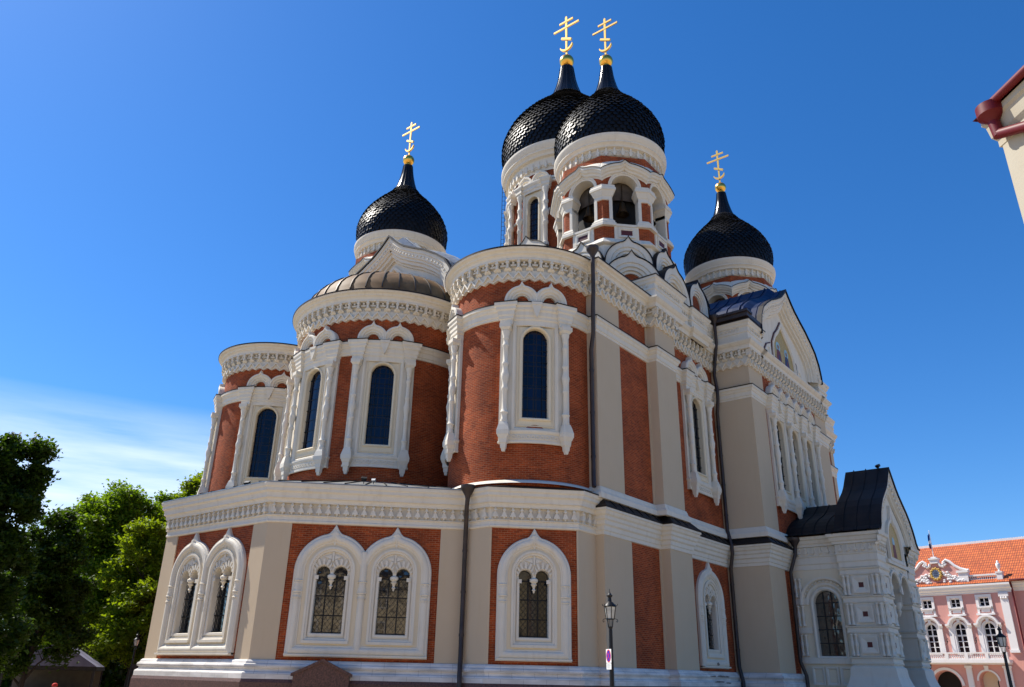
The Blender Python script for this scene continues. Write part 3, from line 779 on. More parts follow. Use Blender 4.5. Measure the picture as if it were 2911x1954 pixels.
    for u in us:
        b = MB(fr)
        b.add([(u-.72+1.44*i/4, z, -0.22) for i in range(5) for z in (13.7, 18.9)], [(2*i, 2*i+2, 2*i+3, 2*i+1) for i in range(4)], 0)
        b.build('pane', [colour or STAINED], W)
        b = MB(fr)
        for x in (-0.40, 0.40): b.box(u+x-0.02, u+x+0.02, 13.8, 18.6, -0.21, -0.17, 0)
        for k in range(7): b.box(u-0.69, u+0.69, 14.3+k*0.66, 14.335+k*0.66, -0.21, -0.165, 0)
        b.build('window_bars', [IRON], W)
    return W
for az in (45, 0, -45): upper_window(bend(0, 0, RC, az))
for sy in (1, -1):
    for az in (45, -45): upper_window(bend(CN[0], sy*CN[1], RN, az))
upper_window(flat(-12.30, YW, 90), colour=GLASS)
upper_window(flat(-23.15, YT, 90), 3, 3.03, colour=GLASS)

# --- apse drums --------------------------------------------------------------
def pierced(cx, cy, R, a0, a1, seg, zs, azs, hw):
    """drum wall left open behind the windows"""
    o = MB()
    for i in range(seg):
        t0, t1 = a0+(a1-a0)*i/seg, a0+(a1-a0)*(i+1)/seg
        op = any(abs(((t0+t1)/2-z+180) % 360-180) < math.degrees(hw/R) for z in azs)
        for k in range(3):
            if op and k == 1: continue
            V = [(cx+R*math.cos(R_(t)), cy+R*math.sin(R_(t)), z) for z in (zs[k], zs[k+1]) for t in (t0, t1)]
            o.add(V, [(0, 1, 3, 2)], 0, True)
    return o
def drum(cx, cy, R, a0, a1, z0, seg, azs):
    b = pierced(cx, cy, R-0.06, a0, a1, seg, (z0, 13.5, 18.95, 23.0), azs, 0.95)
    d = b.build('apse_drum', [BRICK], CH, uv=(cx, cy, R))
    P = arc(cx, cy, R, a0, a1, seg)
    belt(P).build('belt_course', [WHITE, ROOF], d)
    crown(P).build('cornice', [WHITE, ROOF], d)
    f, ln = arc_pos(cx, cy, R, a0, a1)
    b = MB(); frieze_run(b, f, ln); b.build('frieze', [WHITE], d)
    return d
drum(0, 0, RC, -100, 100, 8.6, 200, (45, 0, -45))
drum(CN[0], CN[1], RN, -110, 95, 10.0, 164, (45, -45))
drum(CN[0], -CN[1], RN, -95, 110, 10.0, 164, (45, -45))
# half dome of the middle apse, in seamed copper
b = MB()
prof = [(6.55, 23.56), (6.15, 23.72), (6.02, 23.95), (5.92, 24.28), (5.70, 24.72), (5.30, 25.20), (4.75, 25.66), (3.95, 26.12), (3.0, 26.48), (1.8, 26.76), (0.6, 26.88), (0.0, 26.90)]
b.lathe(prof, 0, 0, 64, 0, ident, -100, 100)
for i in range(19):
    a = R_(-90+i*10)
    ca, sa = math.cos(a), math.sin(a); e = 0.028
    V = []
    for r, z in prof[2:-1]:
        for k in (-1, 1): V += [(r*ca-sa*e*k, r*sa+ca*e*k, z-0.02), ((r+0.05)*ca-sa*e*k, (r+0.05)*sa+ca*e*k, z+0.06)]
    F = []
    for j in range(len(prof[2:-1])-1):
        o = j*4
        F += [(o, o+4, o+5, o+1), (o+1, o+5, o+7, o+3), (o+3, o+7, o+6, o+2)]
    b.add(V, F, 1)
b.build('half_dome', [COPPER, mat('dark copper seam', (0.10, 0.075, 0.055), 0.5, 0.4)], CH)
for sy in (1, -1):
    b = MB(); b.lathe([(RN+0.7, 23.57), (2.0, 24.15), (0.2, 24.4)], CN[0], sy*CN[1], 40, 0, ident, -110, 110); b.build('drum_roof', [ROOF], CH)

# --- keel-arched gables ------------------------------------------------------
def kokoshnik(fr, w, z0, zs, depth=1.2, tip=0.42, name='kokoshnik', s=1.0, par=None):
    """fr: wall frame; w: full width; z0: foot; zs: springing"""
    R = w/2
    out = [(R, z0)]+keel(0, zs, R, tip, R*0.24, 10)+[(-R, z0)]
    b = MB(fr)
    ft = zs-z0
    arch_loft(b, [0.0], zs, R, tip, R*0.24, [(0, -depth), (0, 0), (0.42*s, 0), (0.46*s, -0.09*s), (0.56*s, -0.09*s), (0.60*s, -0.03*s), (0.72*s, -0.03*s), (0.76*s, -0.14*s), (0.95*s, -0.14*s), (0.98*s, -0.28*s), (1.14*s, -0.28*s), (1.14*s, -0.5*s)], 0, 10, ft, 0.44*s)
    arch_loft(b, [0.0], zs, R, tip, R*0.24, [(-0.01, -depth), (-0.05, -depth), (-0.07, 0.07), (0.0, 0.07)], 1, 10, ft, 99)
    ri = max(R-1.10*s, 0.2)
    b.poly([(ri, z0)]+arc(0, zs, ri, 0, 180, 10)+[(-ri, z0)], -0.42*s, 2)
    return b.build(name, [WHITE, ROOF, BRICK], par or CH)

GOUT = [(6.45, 24.55), (6.44, 25.26), (6.20, 26.13), (5.62, 27.00), (4.80, 27.62), (3.65, 28.33), (2.5, 28.86), (1.55, 29.35), (0.98, 29.75), (0.44, 30.20), (0.0, 30.62)]
def gable(fr, zdrop=0.0, icon=True, roof=ROOF, back=5.0):
    pr = GOUT+[(-x, z) for x, z in reversed(GOUT[:-1])]
    # finer path
    path = []
    for i in range(len(pr)-1):
        for k in range(3): path.append((pr[i][0]+(pr[i+1][0]-pr[i][0])*k/3, pr[i][1]+(pr[i+1][1]-pr[i][1])*k/3))
    path.append(pr[-1])
    b = MB(fr)
    prof = [(0, -back), (0, 0.55), (-0.22, 0.55), (-0.28, 0.46), (-0.62, 0.42), (-0.70, 0.30), (-0.82, 0.30), (-0.86, 0.16), (-1.05, 0.14), (-1.10, -0.05), (-1.22, -0.08), (-1.25, -0.30)]
    b.sweep(path, prof, False, 0)
    # beads along the archivolt
    for i in range(0, len(path)-1):
        a, c = Vector(path[i]), Vector(path[i+1]); d = (c-a)
        if d.length < .05: continue
        nr = Vector((d.y, -d.x)).normalized(); m = (a+c)/2-nr*0.45
        b.box(m.x-0.06, m.x+0.06, m.y-0.06, m.y+0.06, 0.40, 0.50, 0)
    b.sweep(path, [(0.10, -0.25), (0.46, -0.75), (0.50, -1.6), (0.50, -back)], False, 1)
    for k in range(5): b.sweep(path, [(0.50, -1.0-k*1.0), (0.57, -1.0-k*1.0), (0.57, -1.06-k*1.0), (0.50, -1.06-k*1.0)], False, 1)
    b.sweep(path, [(0.02, -back), (0.10, -back), (0.11, 0.30)], False, 1)
    b.sweep(path, [(0.11, 0.30), (0.12, 0.66), (0.0, 0.66)], False, 2)
    # seams across the roof behind
    for k in range(int(back/0.85)):
        n = 0.2-k*0.85
        b.sweep(path, [(0.09, n), (0.15, n), (0.15, n-0.05), (0.09, n-0.05)], False, 1)
    outl = [(x*0.86, 24.55+(z-24.55)*0.84) for x, z in pr]
    base = [(-5.5, 23.4), (5.5, 23.4)]+outl
    b.poly(base, -0.25, 0)
    g = b.build('gable', [WHITE, roof, ROOF], CH)
    fi = lambda u, z, n: fr(u, z, n-0.34)
    if icon:
        # central keel panel with two haloed figures, and two side panels
        b = MB(fi)
        pan = [(2.15, 23.55)]+[(2.15*x, 23.55+z) for x, z in ((1.0, 1.1), (0.93, 1.9), (0.62, 2.75), (0.32, 3.25), (0.0, 3.95), (-0.32, 3.25), (-0.62, 2.75), (-0.93, 1.9), (-1.0, 1.1))]+[(-2.15, 23.55)]
        b.sweep(pan, [(0.42, 0.08), (0.42, 0.16), (0.34, 0.16), (0.34, 0.08)], True, 1)
        b.sweep(pan, [(0.32, 0.08), (0.32, 0.24), (0.14, 0.24), (0.08, 0.16), (0.0, 0.16), (0.0, 0.09)], True, 0)
        for sx in (-1, 1):
            q = [(sx*2.75, 23.55), (sx*4.3, 23.55), (sx*4.15, 24.4), (sx*3.6, 25.0), (sx*2.75, 25.35)]
            if sx < 0: q = q[::-1]
            b.sweep(q, [(0.05, 0.08), (0.05, 0.15), (-0.03, 0.15), (-0.03, 0.08)], True, 1)
            b.sweep(q, [(-0.05, 0.08), (-0.05, 0.2), (-0.30, 0.18), (-0.36, 0.09)], True, 0)
        b.build('icon_frame', [WHITE, MAROON], g)
        b = MB(fi); b.poly(pan, 0.10, 0)
        for ux, sc, rob in ((-0.95, 1.0, 2), (0.75, 0.95, 1)):
            z = 23.62
            body = [(ux-0.62*sc, z), (ux+0.62*sc, z), (ux+0.50*sc, z+1.0*sc), (ux+0.36*sc, z+1.62*sc), (ux+0.12*sc, z+1.78*sc), (ux-0.12*sc, z+1.78*sc), (ux-0.36*sc, z+1.62*sc), (ux-0.50*sc, z+1.0*sc)]
            b.poly(arc(ux, z+2.0*sc, 0.42*sc, 0, 342, 18), 0.112, 3)
            b.poly(body, 0.118, rob)
            b.poly(arc(ux, z+2.0*sc, 0.19*sc, 0, 330, 11), 0.126, 4)
            b.poly([(ux-0.10, z+0.3), (ux+0.22, z+0.25), (ux+0.14, z+1.3), (ux-0.06, z+1.3)], 0.124, 3-rob)
        for ux in (-1.7, -0.1, 1.5): b.poly([(ux-0.25, 23.6), (ux+0.25, 23.6), (ux+0.15, 24.5), (ux-0.12, 24.6)], 0.115, 2)
        b.build('mosaic_icon', [ICON_GOLD, ICON_BLUE, ICON_RED, ICON_HALO, ICON_FACE], g)
    else:
        b = MB(fr)
        pan = [(3.6, 24.0)]+[(3.6*x, 24.0+z) for x, z in ((1.0, 1.2), (0.85, 2.2), (0.55, 3.0), (0.2, 3.6), (0.0, 4.2), (-0.2, 3.6), (-0.55, 3.0), (-0.85, 2.2), (-1.0, 1.2))]+[(-3.6, 24.0)]
        b.poly(pan, -0.22, 0)
        b.sweep(pan, [(0.3, -0.25), (0.3, -0.1), (0.1, -0.1), (0.0, -0.23)], True, 1)
        b.build('tympanum', [ORANGE, WHITE], g)
    return g
gable(flat(-23.85, YT, 90), roof=SKYTINT_ROOF, back=6)
gable(flat(0.45, 0, 0), icon=False, roof=ZINC, back=7)
b = MB()
b.box(-6, 0.40, -8.0, 8.0, 22, 25.6, 0)
b.build('gable_base', [WHITE], CH)
# roofs behind the attics
b = MB(); b.box(-31.3, XT-0.35, 9, YT-0.3, 23, 25.0, 0); b.box(-30, -17, 6, 13, 24.9, 29.0, 0); b.build('transept_roof', [ROOF], CH)
b = MB(); b.box(-12.0, -6.4, 10, YW-0.3, 23, 24.98, 0); b.box(-15.4, -12.0, 10, YW-0.3, 23, 24.98, 0); b.build('attic_roof', [ROOF], CH)
kokoshnik(flat(-15.75, 15.9, 90), 3.1, 26.0, 27.35, 1.6, 0.45, s=0.72)
kokoshnik(flat(-19.0, 14.6, 90), 3.4, 27.0, 28.7, 1.6, 0.45, s=0.72)

# --- domes -------------------------------------------------------------------
DZ = [38.3, 38.9, 39.6, 40.3, 41.0, 41.7, 42.3, 42.8, 43.3, 43.8, 44.4, 45.2, 46.2, 47.2, 48.3]
DR = [3.80, 4.05, 4.21, 4.26, 4.15, 3.88, 3.54, 3.18, 2.78, 2.32, 1.72, 1.15, 0.82, 0.60, 0.47]
def dome(cx, cy, z0, ks, kr, rows, per, bars=1.0, par=None):
    zz = np.array([z0+(z-38.3)*ks for z in DZ]); rr = np.array(DR)*kr
    zi = np.linspace(zz[0], zz[-1], 90); 
    # smooth interpolation
    from numpy import interp
    ri = interp(zi, zz, rr)
    for _ in range(6): ri[1:-1] = (ri[:-2]+2*ri[1:-1]+ri[2:])/4
    zn = z0+(45.35-38.3)*ks                    # where the scales stop and the smooth neck begins
    b = MB(); m = zi <= zn+0.05
    b.lathe([(r-0.05, z) for r, z in zip(ri[m], zi[m])], cx, cy, 64, 0)
    # scales: rows of overlapping plates, each with its lower edge lifted
    sl_ = np.concatenate([[0], np.cumsum(np.hypot(np.diff(ri[m]), np.diff(zi[m])))]); tot = sl_[-1]
    ds = tot/rows; rn = random.Random(int(cx*10+cy))
    def at(s):
        s = min(max(s, 0), tot); return float(interp(s, sl_, ri[m])), float(interp(s, sl_, zi[m]))
    V = []; F = []
    for i in range(rows):
        r0, q0 = at(i*ds-0.25*ds); r1, q1 = at((i+0.55)*ds); r2_, q2 = at((i+1.25)*ds)
        dr, dz = r2_-r0, q2-q0; ll = math.hypot(dr, dz) or 1; nr, nz_ = dz/ll, -dr/ll
        n = per
        for k in range(n):
            a = 2*math.pi*(k+(0.5 if i % 2 else 0))/n; h = math.pi/n*0.93
            lift = 0.10*kr+rn.uniform(-0.02, 0.025); tw = rn.uniform(-0.02, 0.02)
            def pt(r, z, ang, o): return (cx+(r+nr*o)*math.cos(ang), cy+(r+nr*o)*math.sin(ang), z+nz_*o)
            o = len(V)
            V += [pt(r0, q0, a-h*0.55, lift+tw), pt(r0, q0, a+h*0.55, lift-tw), pt(r1, q1, a+h, lift*0.6), pt(r2_, q2, a+h*0.8, -0.01), pt(r2_, q2, a-h*0.8, -0.01), pt(r1, q1, a-h, lift*0.6),
                  pt(r0, q0, a-h*0.55, lift-0.045), pt(r0, q0, a+h*0.55, lift-0.045)]
            F += [(o, o+1, o+2, o+3, o+4, o+5), (o+6, o+7, o+1, o)]
    b.add(V, F, 0)
    d = b.build('dome', [TILE], par or CH)
    b = MB(); m2_ = zi >= zn-0.1
    P = [(float(r), float(z)) for r, z in zip(ri[m2_], zi[m2_])]
    b.lathe([(P[0][0]+0.06, P[0][1]-0.10), (P[0][0]+0.09, P[0][1])]+P+[(0.4*kr, P[-1][1]+0.02)], cx, cy, 16, 0, smooth=False)
    for k in range(16):
        a = 2*math.pi*(k+0.5)/16
        b.tube([(cx+(r*0.985)*math.cos(a), cy+(r*0.985)*math.sin(a), z) for r, z in P[::4]+[P[-1]]], 0.028*kr, 5, 0)
    b.build('dome_neck', [NECK], d)
    zt = P[-1][1]; br = 0.57*bars; zc = zt+0.15*bars+br
    b = MB(); b.lathe([(0.40*bars, zt), (0.42*bars, zt+0.08), (0.26*bars, zt+0.16*bars)], cx, cy, 20, 0)
    b.lathe([(br*math.sin(math.pi*i/20), zc-br*math.cos(math.pi*i/20)) for i in range(21)], cx, cy, 32, 0)
    b.build('gold_ball', [GOLD], d)
    b = MB(flat(cx, cy, 0)); k = bars; zb = zc+br*0.95
    b.prism([(-.075*k, zb), (.075*k, zb), (.10*k, zb+4.08*k), (0, zb+4.22*k), (-.10*k, zb+4.08*k)], -0.04*k, 0.04*k)
    for z, h in ((3.05, 1.22), (3.66, 0.66)):
        b.prism([(-h*k, zb+(z-.08)*k), (h*k, zb+(z-.08)*k), (h*k, zb+(z+.08)*k), (-h*k, zb+(z+.08)*k)], -0.05*k, 0.05*k)
    sl2 = [(-0.50*k, zb+1.98*k), (-0.44*k, zb+2.16*k), (0.50*k, zb+1.62*k), (0.44*k, zb+1.44*k)]
    b.prism(sl2, -0.075*k, 0.075*k)
    cres = arc(0, zb+1.18*k, 0.62*k, 195, 345, 12)+[(x, z+0.0) for x, z in reversed(arc(0, zb+1.34*k, 0.60*k, 200, 340, 12))]
    b.prism(cres, -0.08*k, 0.08*k)
    b.build('cross', [GOLDLEAF], d)
    return d
def ring_cornice(b, cx, cy, zt, R, seg=72, k=1.0):
    """big cove cornice under a dome; zt top, R outer radius"""
    P = [(R-0.75*k, zt-2.05*k), (R-0.75*k, zt-1.68*k), (R-0.62*k, zt-1.60*k), (R-0.60*k, zt-1.05*k), (R-0.36*k, zt-1.0*k), (R-0.36*k, zt-0.92*k), (R-0.30*k, zt-0.80*k), (R-0.15*k, zt-0.70*k), (R-0.15*k, zt-0.58*k), (R-0.08*k, zt-0.50*k), (R-0.02*k, zt-0.25*k), (R, zt-0.22*k), (R, zt), (R-0.5*k, zt+0.03)]
    b.lathe(P, cx, cy, seg, 0)
def ring_corbels(b, cx, cy, z0, R, n, k=1.0):
    for i in range(n):
        a = 2*math.pi*i/n; f = bend(cx, cy, R, math.degrees(a)); o = b.xf; b.xf = f
        b.prism([(-.13*k, 0.30*k+z0), (-.05*k, z0), (.05*k, z0), (.13*k, 0.30*k+z0), (.06*k, .38*k+z0), (.06*k, .66*k+z0), (-.06*k, .66*k+z0), (-.06*k, .38*k+z0)], -0.1, 0.20*k, 0)
        w = math.pi*R/n
        b.box(w-0.05*k, w+0.05*k, z0+0.38*k, z0+0.50*k, -0.1, 0.09*k, 0)
        b.prism([(0.13*k, z0+0.20*k), (2*w-0.13*k, z0+0.20*k), (2*w-0.13*k, z0+0.27*k), (0.13*k, z0+0.27*k)], -0.1, 0.05*k, 0)
        b.xf = o

def corner_tower(cx, cy, detail=True):
    t = MB()
    # octagonal white base
    Rb = 4.2/math.cos(R_(22.5))*0.995
    OCT = [(cx+Rb*1.0*math.cos(R_(22.5+45*i)), cy+Rb*math.sin(R_(22.5+45*i))) for i in range(8)]
    ap = 3.92
    rc = ap/math.cos(R_(22.5))
    oc = [(cx+rc*math.cos(R_(22.5+45*i)), cy+rc*math.sin(R_(22.5+45*i))) for i in range(8)]
    t.sweep(oc, [(0.10, 24.5), (0.10, 29.0), (0.30, 29.10), (0.34, 29.16), (0.02, 29.62)], True, 0)
    T = t.build('belfry', [WHITE], CH)
    t = MB(); t.sweep(oc, [(0.0, 29.5), (0.0, 30.6), (-0.8, 30.62)], True, 0); t.poly(oc, 30.60, 1); t.build('parapet', [BRICK, DARK], T)
    w = 2*ap*math.tan(R_(22.5))/2              # half face
    ow = 0.96
    inner = MB()
    for i in range(8):
        caps = MB(); shaft = MB(); walls = MB(); trim = MB()
        az = 45*i; fr = flat(cx+ap*math.cos(R_(az)), cy+ap*math.sin(R_(az)), az)
        # wall panel above the springing with the arch cut out
        zs = 33.95; zt = 36.5
        for mb, rad, n0, n1, mt in ((walls, ow+0.24, -0.55, 0.0, 0),):
            mb.xf = fr
            pan = [(-w, 33.9), (-ow-0.24, 33.9)]+[(x, z) for x, z in reversed(arc(0, zs, ow+0.24, 0, 180, 14))]+[(ow+0.24, 33.9), (w, 33.9), (w, zt), (-w, zt)]
            mb.prism(pan, n0, n1, mt)
        trim.xf = fr
        ar = arc(0, zs, ow+0.24, 0, 180, 14)
        trim.sweep([(ow+0.24, zs-0.1)]+ar+[(-ow-0.24, zs-0.1)], [(0.01, -0.3), (0.01, 0.08), (-0.10, 0.08), (-0.14, 0.02), (-0.24, 0.0), (-0.24, -0.8)], False, 0)
        # deep cream vault of the opening
        trim.sweep([(ow+0.0, zs-0.1)]+arc(0, zs, ow, 0, 180, 14)+[(-ow, zs-0.1)], [(0.0, -0.1), (0.0, -0.95)], False, 1)
        # keel archivolt that runs round the tower
        frm = lambda u, z, n, fr=fr: fr(u*(ap+n)/ap, z, n)
        trim.xf = frm
        kl = []
        for q in range(25):
            x = w-2*w*q/24
            kl.append((x, 34.98+0.66*max(math.cos(math.pi*x/(2*w)), 0)**0.75+0.26*max(0, 1-abs(x)/0.34)**1.3))
        KP = [(0.02, -0.25), (0.02, 0.48), (-0.18, 0.48), (-0.22, 0.40), (-0.36, 0.34), (-0.42, 0.22), (-0.56, 0.18), (-0.60, 0.05), (-0.68, 0.03), (-0.68, -0.05)]
        V = [(x, z+o, n) for x, z in kl for o, n in KP]; kk = len(KP)
        trim.add(V, [(q*kk+t, (q+1)*kk+t, (q+1)*kk+t+1, q*kk+t+1) for q in range(24) for t in range(kk-1)], 0)
        KR = [(0.03, -0.4), (0.055, 0.53), (0.0, 0.53)]
        V = [(x, z+o, n) for x, z in kl for o, n in KR]
        trim.add(V, [(q*3+t, q*3+3+t, q*3+4+t, q*3+1+t) for q in range(24) for t in range(2)], 2)
        V = [(x, z+0.04, 0.44) for x, z in kl]+[(x, 36.62, -0.45) for x, z in kl]; n = len(kl)
        trim.add(V, [(k, k+1, n+k+1, n+k) for k in range(n-1)], 0)
        # parapet panel with maroon square under each opening
        arcv, trim = trim, MB(fr)
        trim.box(-0.86, 0.86, 29.52, 30.66, -0.1, 0.10, 0); trim.box(-0.98, 0.98, 30.56, 30.74, -0.7, 0.16, 0)
        trim.sweep([(-.50, 29.78), (.50, 29.78), (.50, 30.36), (-.50, 30.36)], [(0.1, 0.1), (0.1, 0.17), (0, 0.17), (-0.10, 0.11)], True, 0)
        trim.poly([(-.42, 29.86), (.42, 29.86), (.42, 30.28), (-.42, 30.28)], 0.112, 3)
        # corner pier i between faces i and i+1
        c = oc[i]; e0 = fr(ow, 0, 0); e0b = fr(ow, 0, -0.75)
        fr2 = flat(cx+ap*math.cos(R_(az+45)), cy+ap*math.sin(R_(az+45)), az+45); e1 = fr2(-ow, 0, 0); e1b = fr2(-ow, 0, -0.75)
        path = [e0b[:2], e0[:2], c, e1[:2], e1b[:2]]
        shaft.sweep(path, [(-0.05, 30.6), (-0.05, 34.0)], False, 0)
        for e, g in ((path[0:2], 1), (path[3:5], 1)): pass
        caps.sweep(path, [(0.0, 30.56), (0.22, 30.58), (0.22, 30.78), (0.15, 30.86), (0.15, 30.98), (0.07, 31.06), (0.03, 31.18), (-0.06, 31.2)], False, 0)
        caps.sweep(path, [(-0.06, 32.72), (0.03, 32.74), (0.03, 33.02), (0.08, 33.10), (0.20, 33.44), (0.26, 33.48), (0.26, 33.66), (0.20, 33.76), (0.20, 33.90), (-0.1, 33.98)], False, 0)
        for f_, u in ((fr, ow), (fr2, -ow)):     # white edge rolls of the opening
            caps.xf = f_; sg = 1 if u > 0 else -1
            caps.box(min(u, u+sg*0.20), max(u, u+sg*0.20), 31.1, 32.8, -0.05, 0.035, 0)
            caps.box(min(u, u-sg*0.03), max(u, u-sg*0.03), 31.1, 33.0, -0.75, 0.03, 0); caps.xf = None
        walls.build('arch_wall', [BRICK], T); arcv.build('archivolt', [WHITE, CREAM, ROOF], T); trim.build('parapet_panel', [WHITE, CREAM, ROOF, MAROON], T)
        shaft.build('pier', [BRICK], T); caps.build('pier_cap', [WHITE], T)
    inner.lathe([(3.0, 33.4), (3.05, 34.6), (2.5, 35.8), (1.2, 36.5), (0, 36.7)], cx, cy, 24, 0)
    inner.lathe([(2.7, 30.6), (2.7, 33.5)], cx, cy, 24, 1)  # dark cylinder added so the openings look shaded
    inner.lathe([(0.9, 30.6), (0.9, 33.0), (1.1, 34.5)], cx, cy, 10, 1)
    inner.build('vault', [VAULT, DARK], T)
    for az in (45, 0, 90, 135, -45):
        be = MB()
        bx_, by_ = cx+3.15*math.cos(R_(az)), cy+3.15*math.sin(R_(az))
        be.lathe([(0.0, 33.1), (0.16, 33.06), (0.22, 32.8), (0.28, 32.5), (0.42, 32.2), (0.48, 32.1), (0.42, 32.12), (0.0, 32.6)], bx_, by_, 16, 0)
        be.tube([(bx_, by_, 33.0), (bx_, by_, 34.6)], 0.04, 6, 0)
        be.build('bell', [BRONZE], T)
    b = MB(); b.lathe([(3.60, 36.3), (3.60, 36.9)], cx, cy, 64, 1); ring_cornice(b, cx, cy, 38.40, 4.36)
    ring_corbels(b, cx, cy, 36.70, 3.72, 40)
    b.lathe([(4.2, 38.42), (4.25, 38.5), (3.9, 38.52)], cx, cy, 64, 2)
    b.build('drum_cornice', [WHITE, BRICK, MAROON], T, uv=(cx, cy, 3.6))
    dome(cx, cy, 38.3, 1.0, 1.0, 31, 52)
    return T
NE = (-10.58, 11.70)
corner_tower(*NE)
corner_tower(-10.50, -11.38)
corner_tower(-33.36, 11.58)
# two tiers of keel gables under the north-east belfry
def tiers(cx, cy):
    for az in range(0, 360, 45):
        kokoshnik(flat(cx+4.95*math.cos(R_(az)), cy+4.95*math.sin(R_(az)), az), 3.90, 25.4, 25.75, 1.6, 0.48)
    for az in range(0, 360, 45):
        kokoshnik(flat(cx+4.30*math.cos(R_(az)), cy+4.30*math.sin(R_(az)), az), 3.30, 27.0, 27.55, 1.4, 0.44, s=0.9)
tiers(*NE)
b = MB(); b.box(-22, -5.8, 6, 15.4, 23, 25.5, 0); b.build('tower_base', [ROOF], CH)

# --- middle drum and dome ----------------------------------------------------
MC = (-21.95, 0.1)
b = pierced(MC[0], MC[1], 5.70, 0, 360, 180, (30, 37.9, 43.3, 46.2), [45*i for i in range(8)], 0.75)
MD = b.build('main_drum', [BRICK], CH, uv=(MC[0], MC[1], 5.75))
b = MB(); ring_cornice(b, MC[0], MC[1], 48.45, 6.80, 96, 1.32); ring_corbels(b, MC[0], MC[1], 45.95, 5.86, 52, 1.15)
b.build('drum_cornice', [WHITE], MD)
P = arc(MC[0], MC[1], 5.75, 0, 360, 96)[:-1]
b = MB()
for z in (44.55, 44.9): b.sweep(P, [(-.05, z-.14), (0.10, z-.12), (0.13, z), (0.10, z+.12), (-.05, z+.14)], True, 0)
for i in range(8): b.sweep(arc(MC[0], MC[1], 5.75, 45*i+16, 45*i+29, 6), [(-.05, 41.3), (0.10, 41.32), (0.14, 41.42), (0.10, 41.52), (-.05, 41.54)], False, 0)
b.build('belt_course', [WHITE], MD)
for i in range(8):
    fr = bend(MC[0], MC[1], 5.75, 45*i)
    b = MB(fr)
    h = opening(0, 38.2, 43.15, 0.60, 12)
    b.poly([(-1.05, 37.6), (1.05, 37.6), (1.05, 43.9), (-1.05, 43.9)], 0.14, 1, [h])
    b.sweep(h, [(0.15, 0.13), (0.13, 0.22), (0.0, 0.20), (0.0, -0.25)], True, 1)
    b.sweep([(-1.05, 38.0), (1.05, 38.0), (1.05, 43.9), (-1.05, 43.9)], [(0.1, -0.1), (0.1, 0.26), (-0.08, 0.26), (-0.14, 0.14)], True, 0)
    ep = [(1.75, -0.1), (1.75, 0.52), (1.15, 0.52), (1.15, 0.30)]+[(1.15-2.3*k/6, 0.30) for k in range(1, 6)]+[(-1.15, 0.30), (-1.15, 0.52), (-1.75, 0.52), (-1.75, -0.1)]
    b.sweep(ep, [(-0.05, 43.62), (0, 43.64), (0, 43.85), (0.08, 43.95), (0.08, 44.25), (0.16, 44.35), (0.22, 44.5), (0.22, 44.65), (-0.3, 44.68)], False, 0, HZ)
    arch_loft(b, [-0.88, 0.88], 44.68, 0.88, 0.26, 0.16, [(0, -0.1), (0, 0.42), (0.14, 0.42), (0.2, 0.32), (0.38, 0.30), (0.45, 0.16), (0.6, 0.14), (0.6, -0.1)])
    W = b.build('drum_window', [WHITE, CREAM], MD)
    b = MB(fr)
    for x in (-1.42, 1.42):
        b.lathe([(0.30, 37.4), (0.30, 37.7), (0.20, 37.8), (0.19, 39.7), (0.25, 39.78), (0.25, 39.95), (0.20, 40.0), (0.21, 40.6), (0.33, 40.8), (0.33, 41.1), (0.21, 41.3), (0.20, 41.9), (0.26, 42.0), (0.26, 42.2), (0.19, 42.3), (0.19, 43.1), (0.28, 43.35), (0.30, 43.65)], x, 0.36, 10, 0, HZ)
    b.build('column', [WHITE], W)
    b = MB(fr); b.poly([(-.65, 38.0), (.65, 38.0), (.65, 43.2), (-.65, 43.2)], -0.2, 0); b.build('pane', [STAINED], W)
    b = MB(fr)
    for x in (-0.17, 0.17): b.box(x-0.015, x+0.015, 38.6, 43.0, -0.19, -0.15, 0)
    for k in range(7): b.box(-0.6, 0.6, 39.1+k*0.6, 39.13+k*0.6, -0.19, -0.15, 0)
    b.build('window_bars', [IRON], W)
    kokoshnik(flat(MC[0]+6.9*math.cos(R_(45*i)), MC[1]+6.9*math.sin(R_(45*i)), 45*i), 5.6, 33.5, 35.0, 2.2, 0.6, s=1.2, par=MD)
b = MB(); b.lathe([(8.5, 22), (8.0, 33), (6.4, 35.5), (5.7, 37.4)], MC[0], MC[1], 8, 0, smooth=False); b.build('drum_base', [WHITE], MD)
b = MB()
f = flat(MC[0], MC[1], 34.0)
for off, u in ((0.0, -6.45), (0.0, -6.72)):
    pass
pl = [f(-6.72, z, -0.3) for z in (30.0, 49.0)]; pr_ = [f(-6.42, z, -0.3) for z in (30.0, 49.0)]
b.tube(pl, 0.03, 5); b.tube(pr_, 0.03, 5)
for k in range(38): b.tube([f(-6.72, 30.2+k*.5, -0.3), f(-6.42, 30.2+k*.5, -0.3)], 0.02, 4)
b.build('roof_ladder', [IRON], MD)
dome(MC[0], MC[1], 48.35, 1.45, 1.58, 36, 66, 1.38)

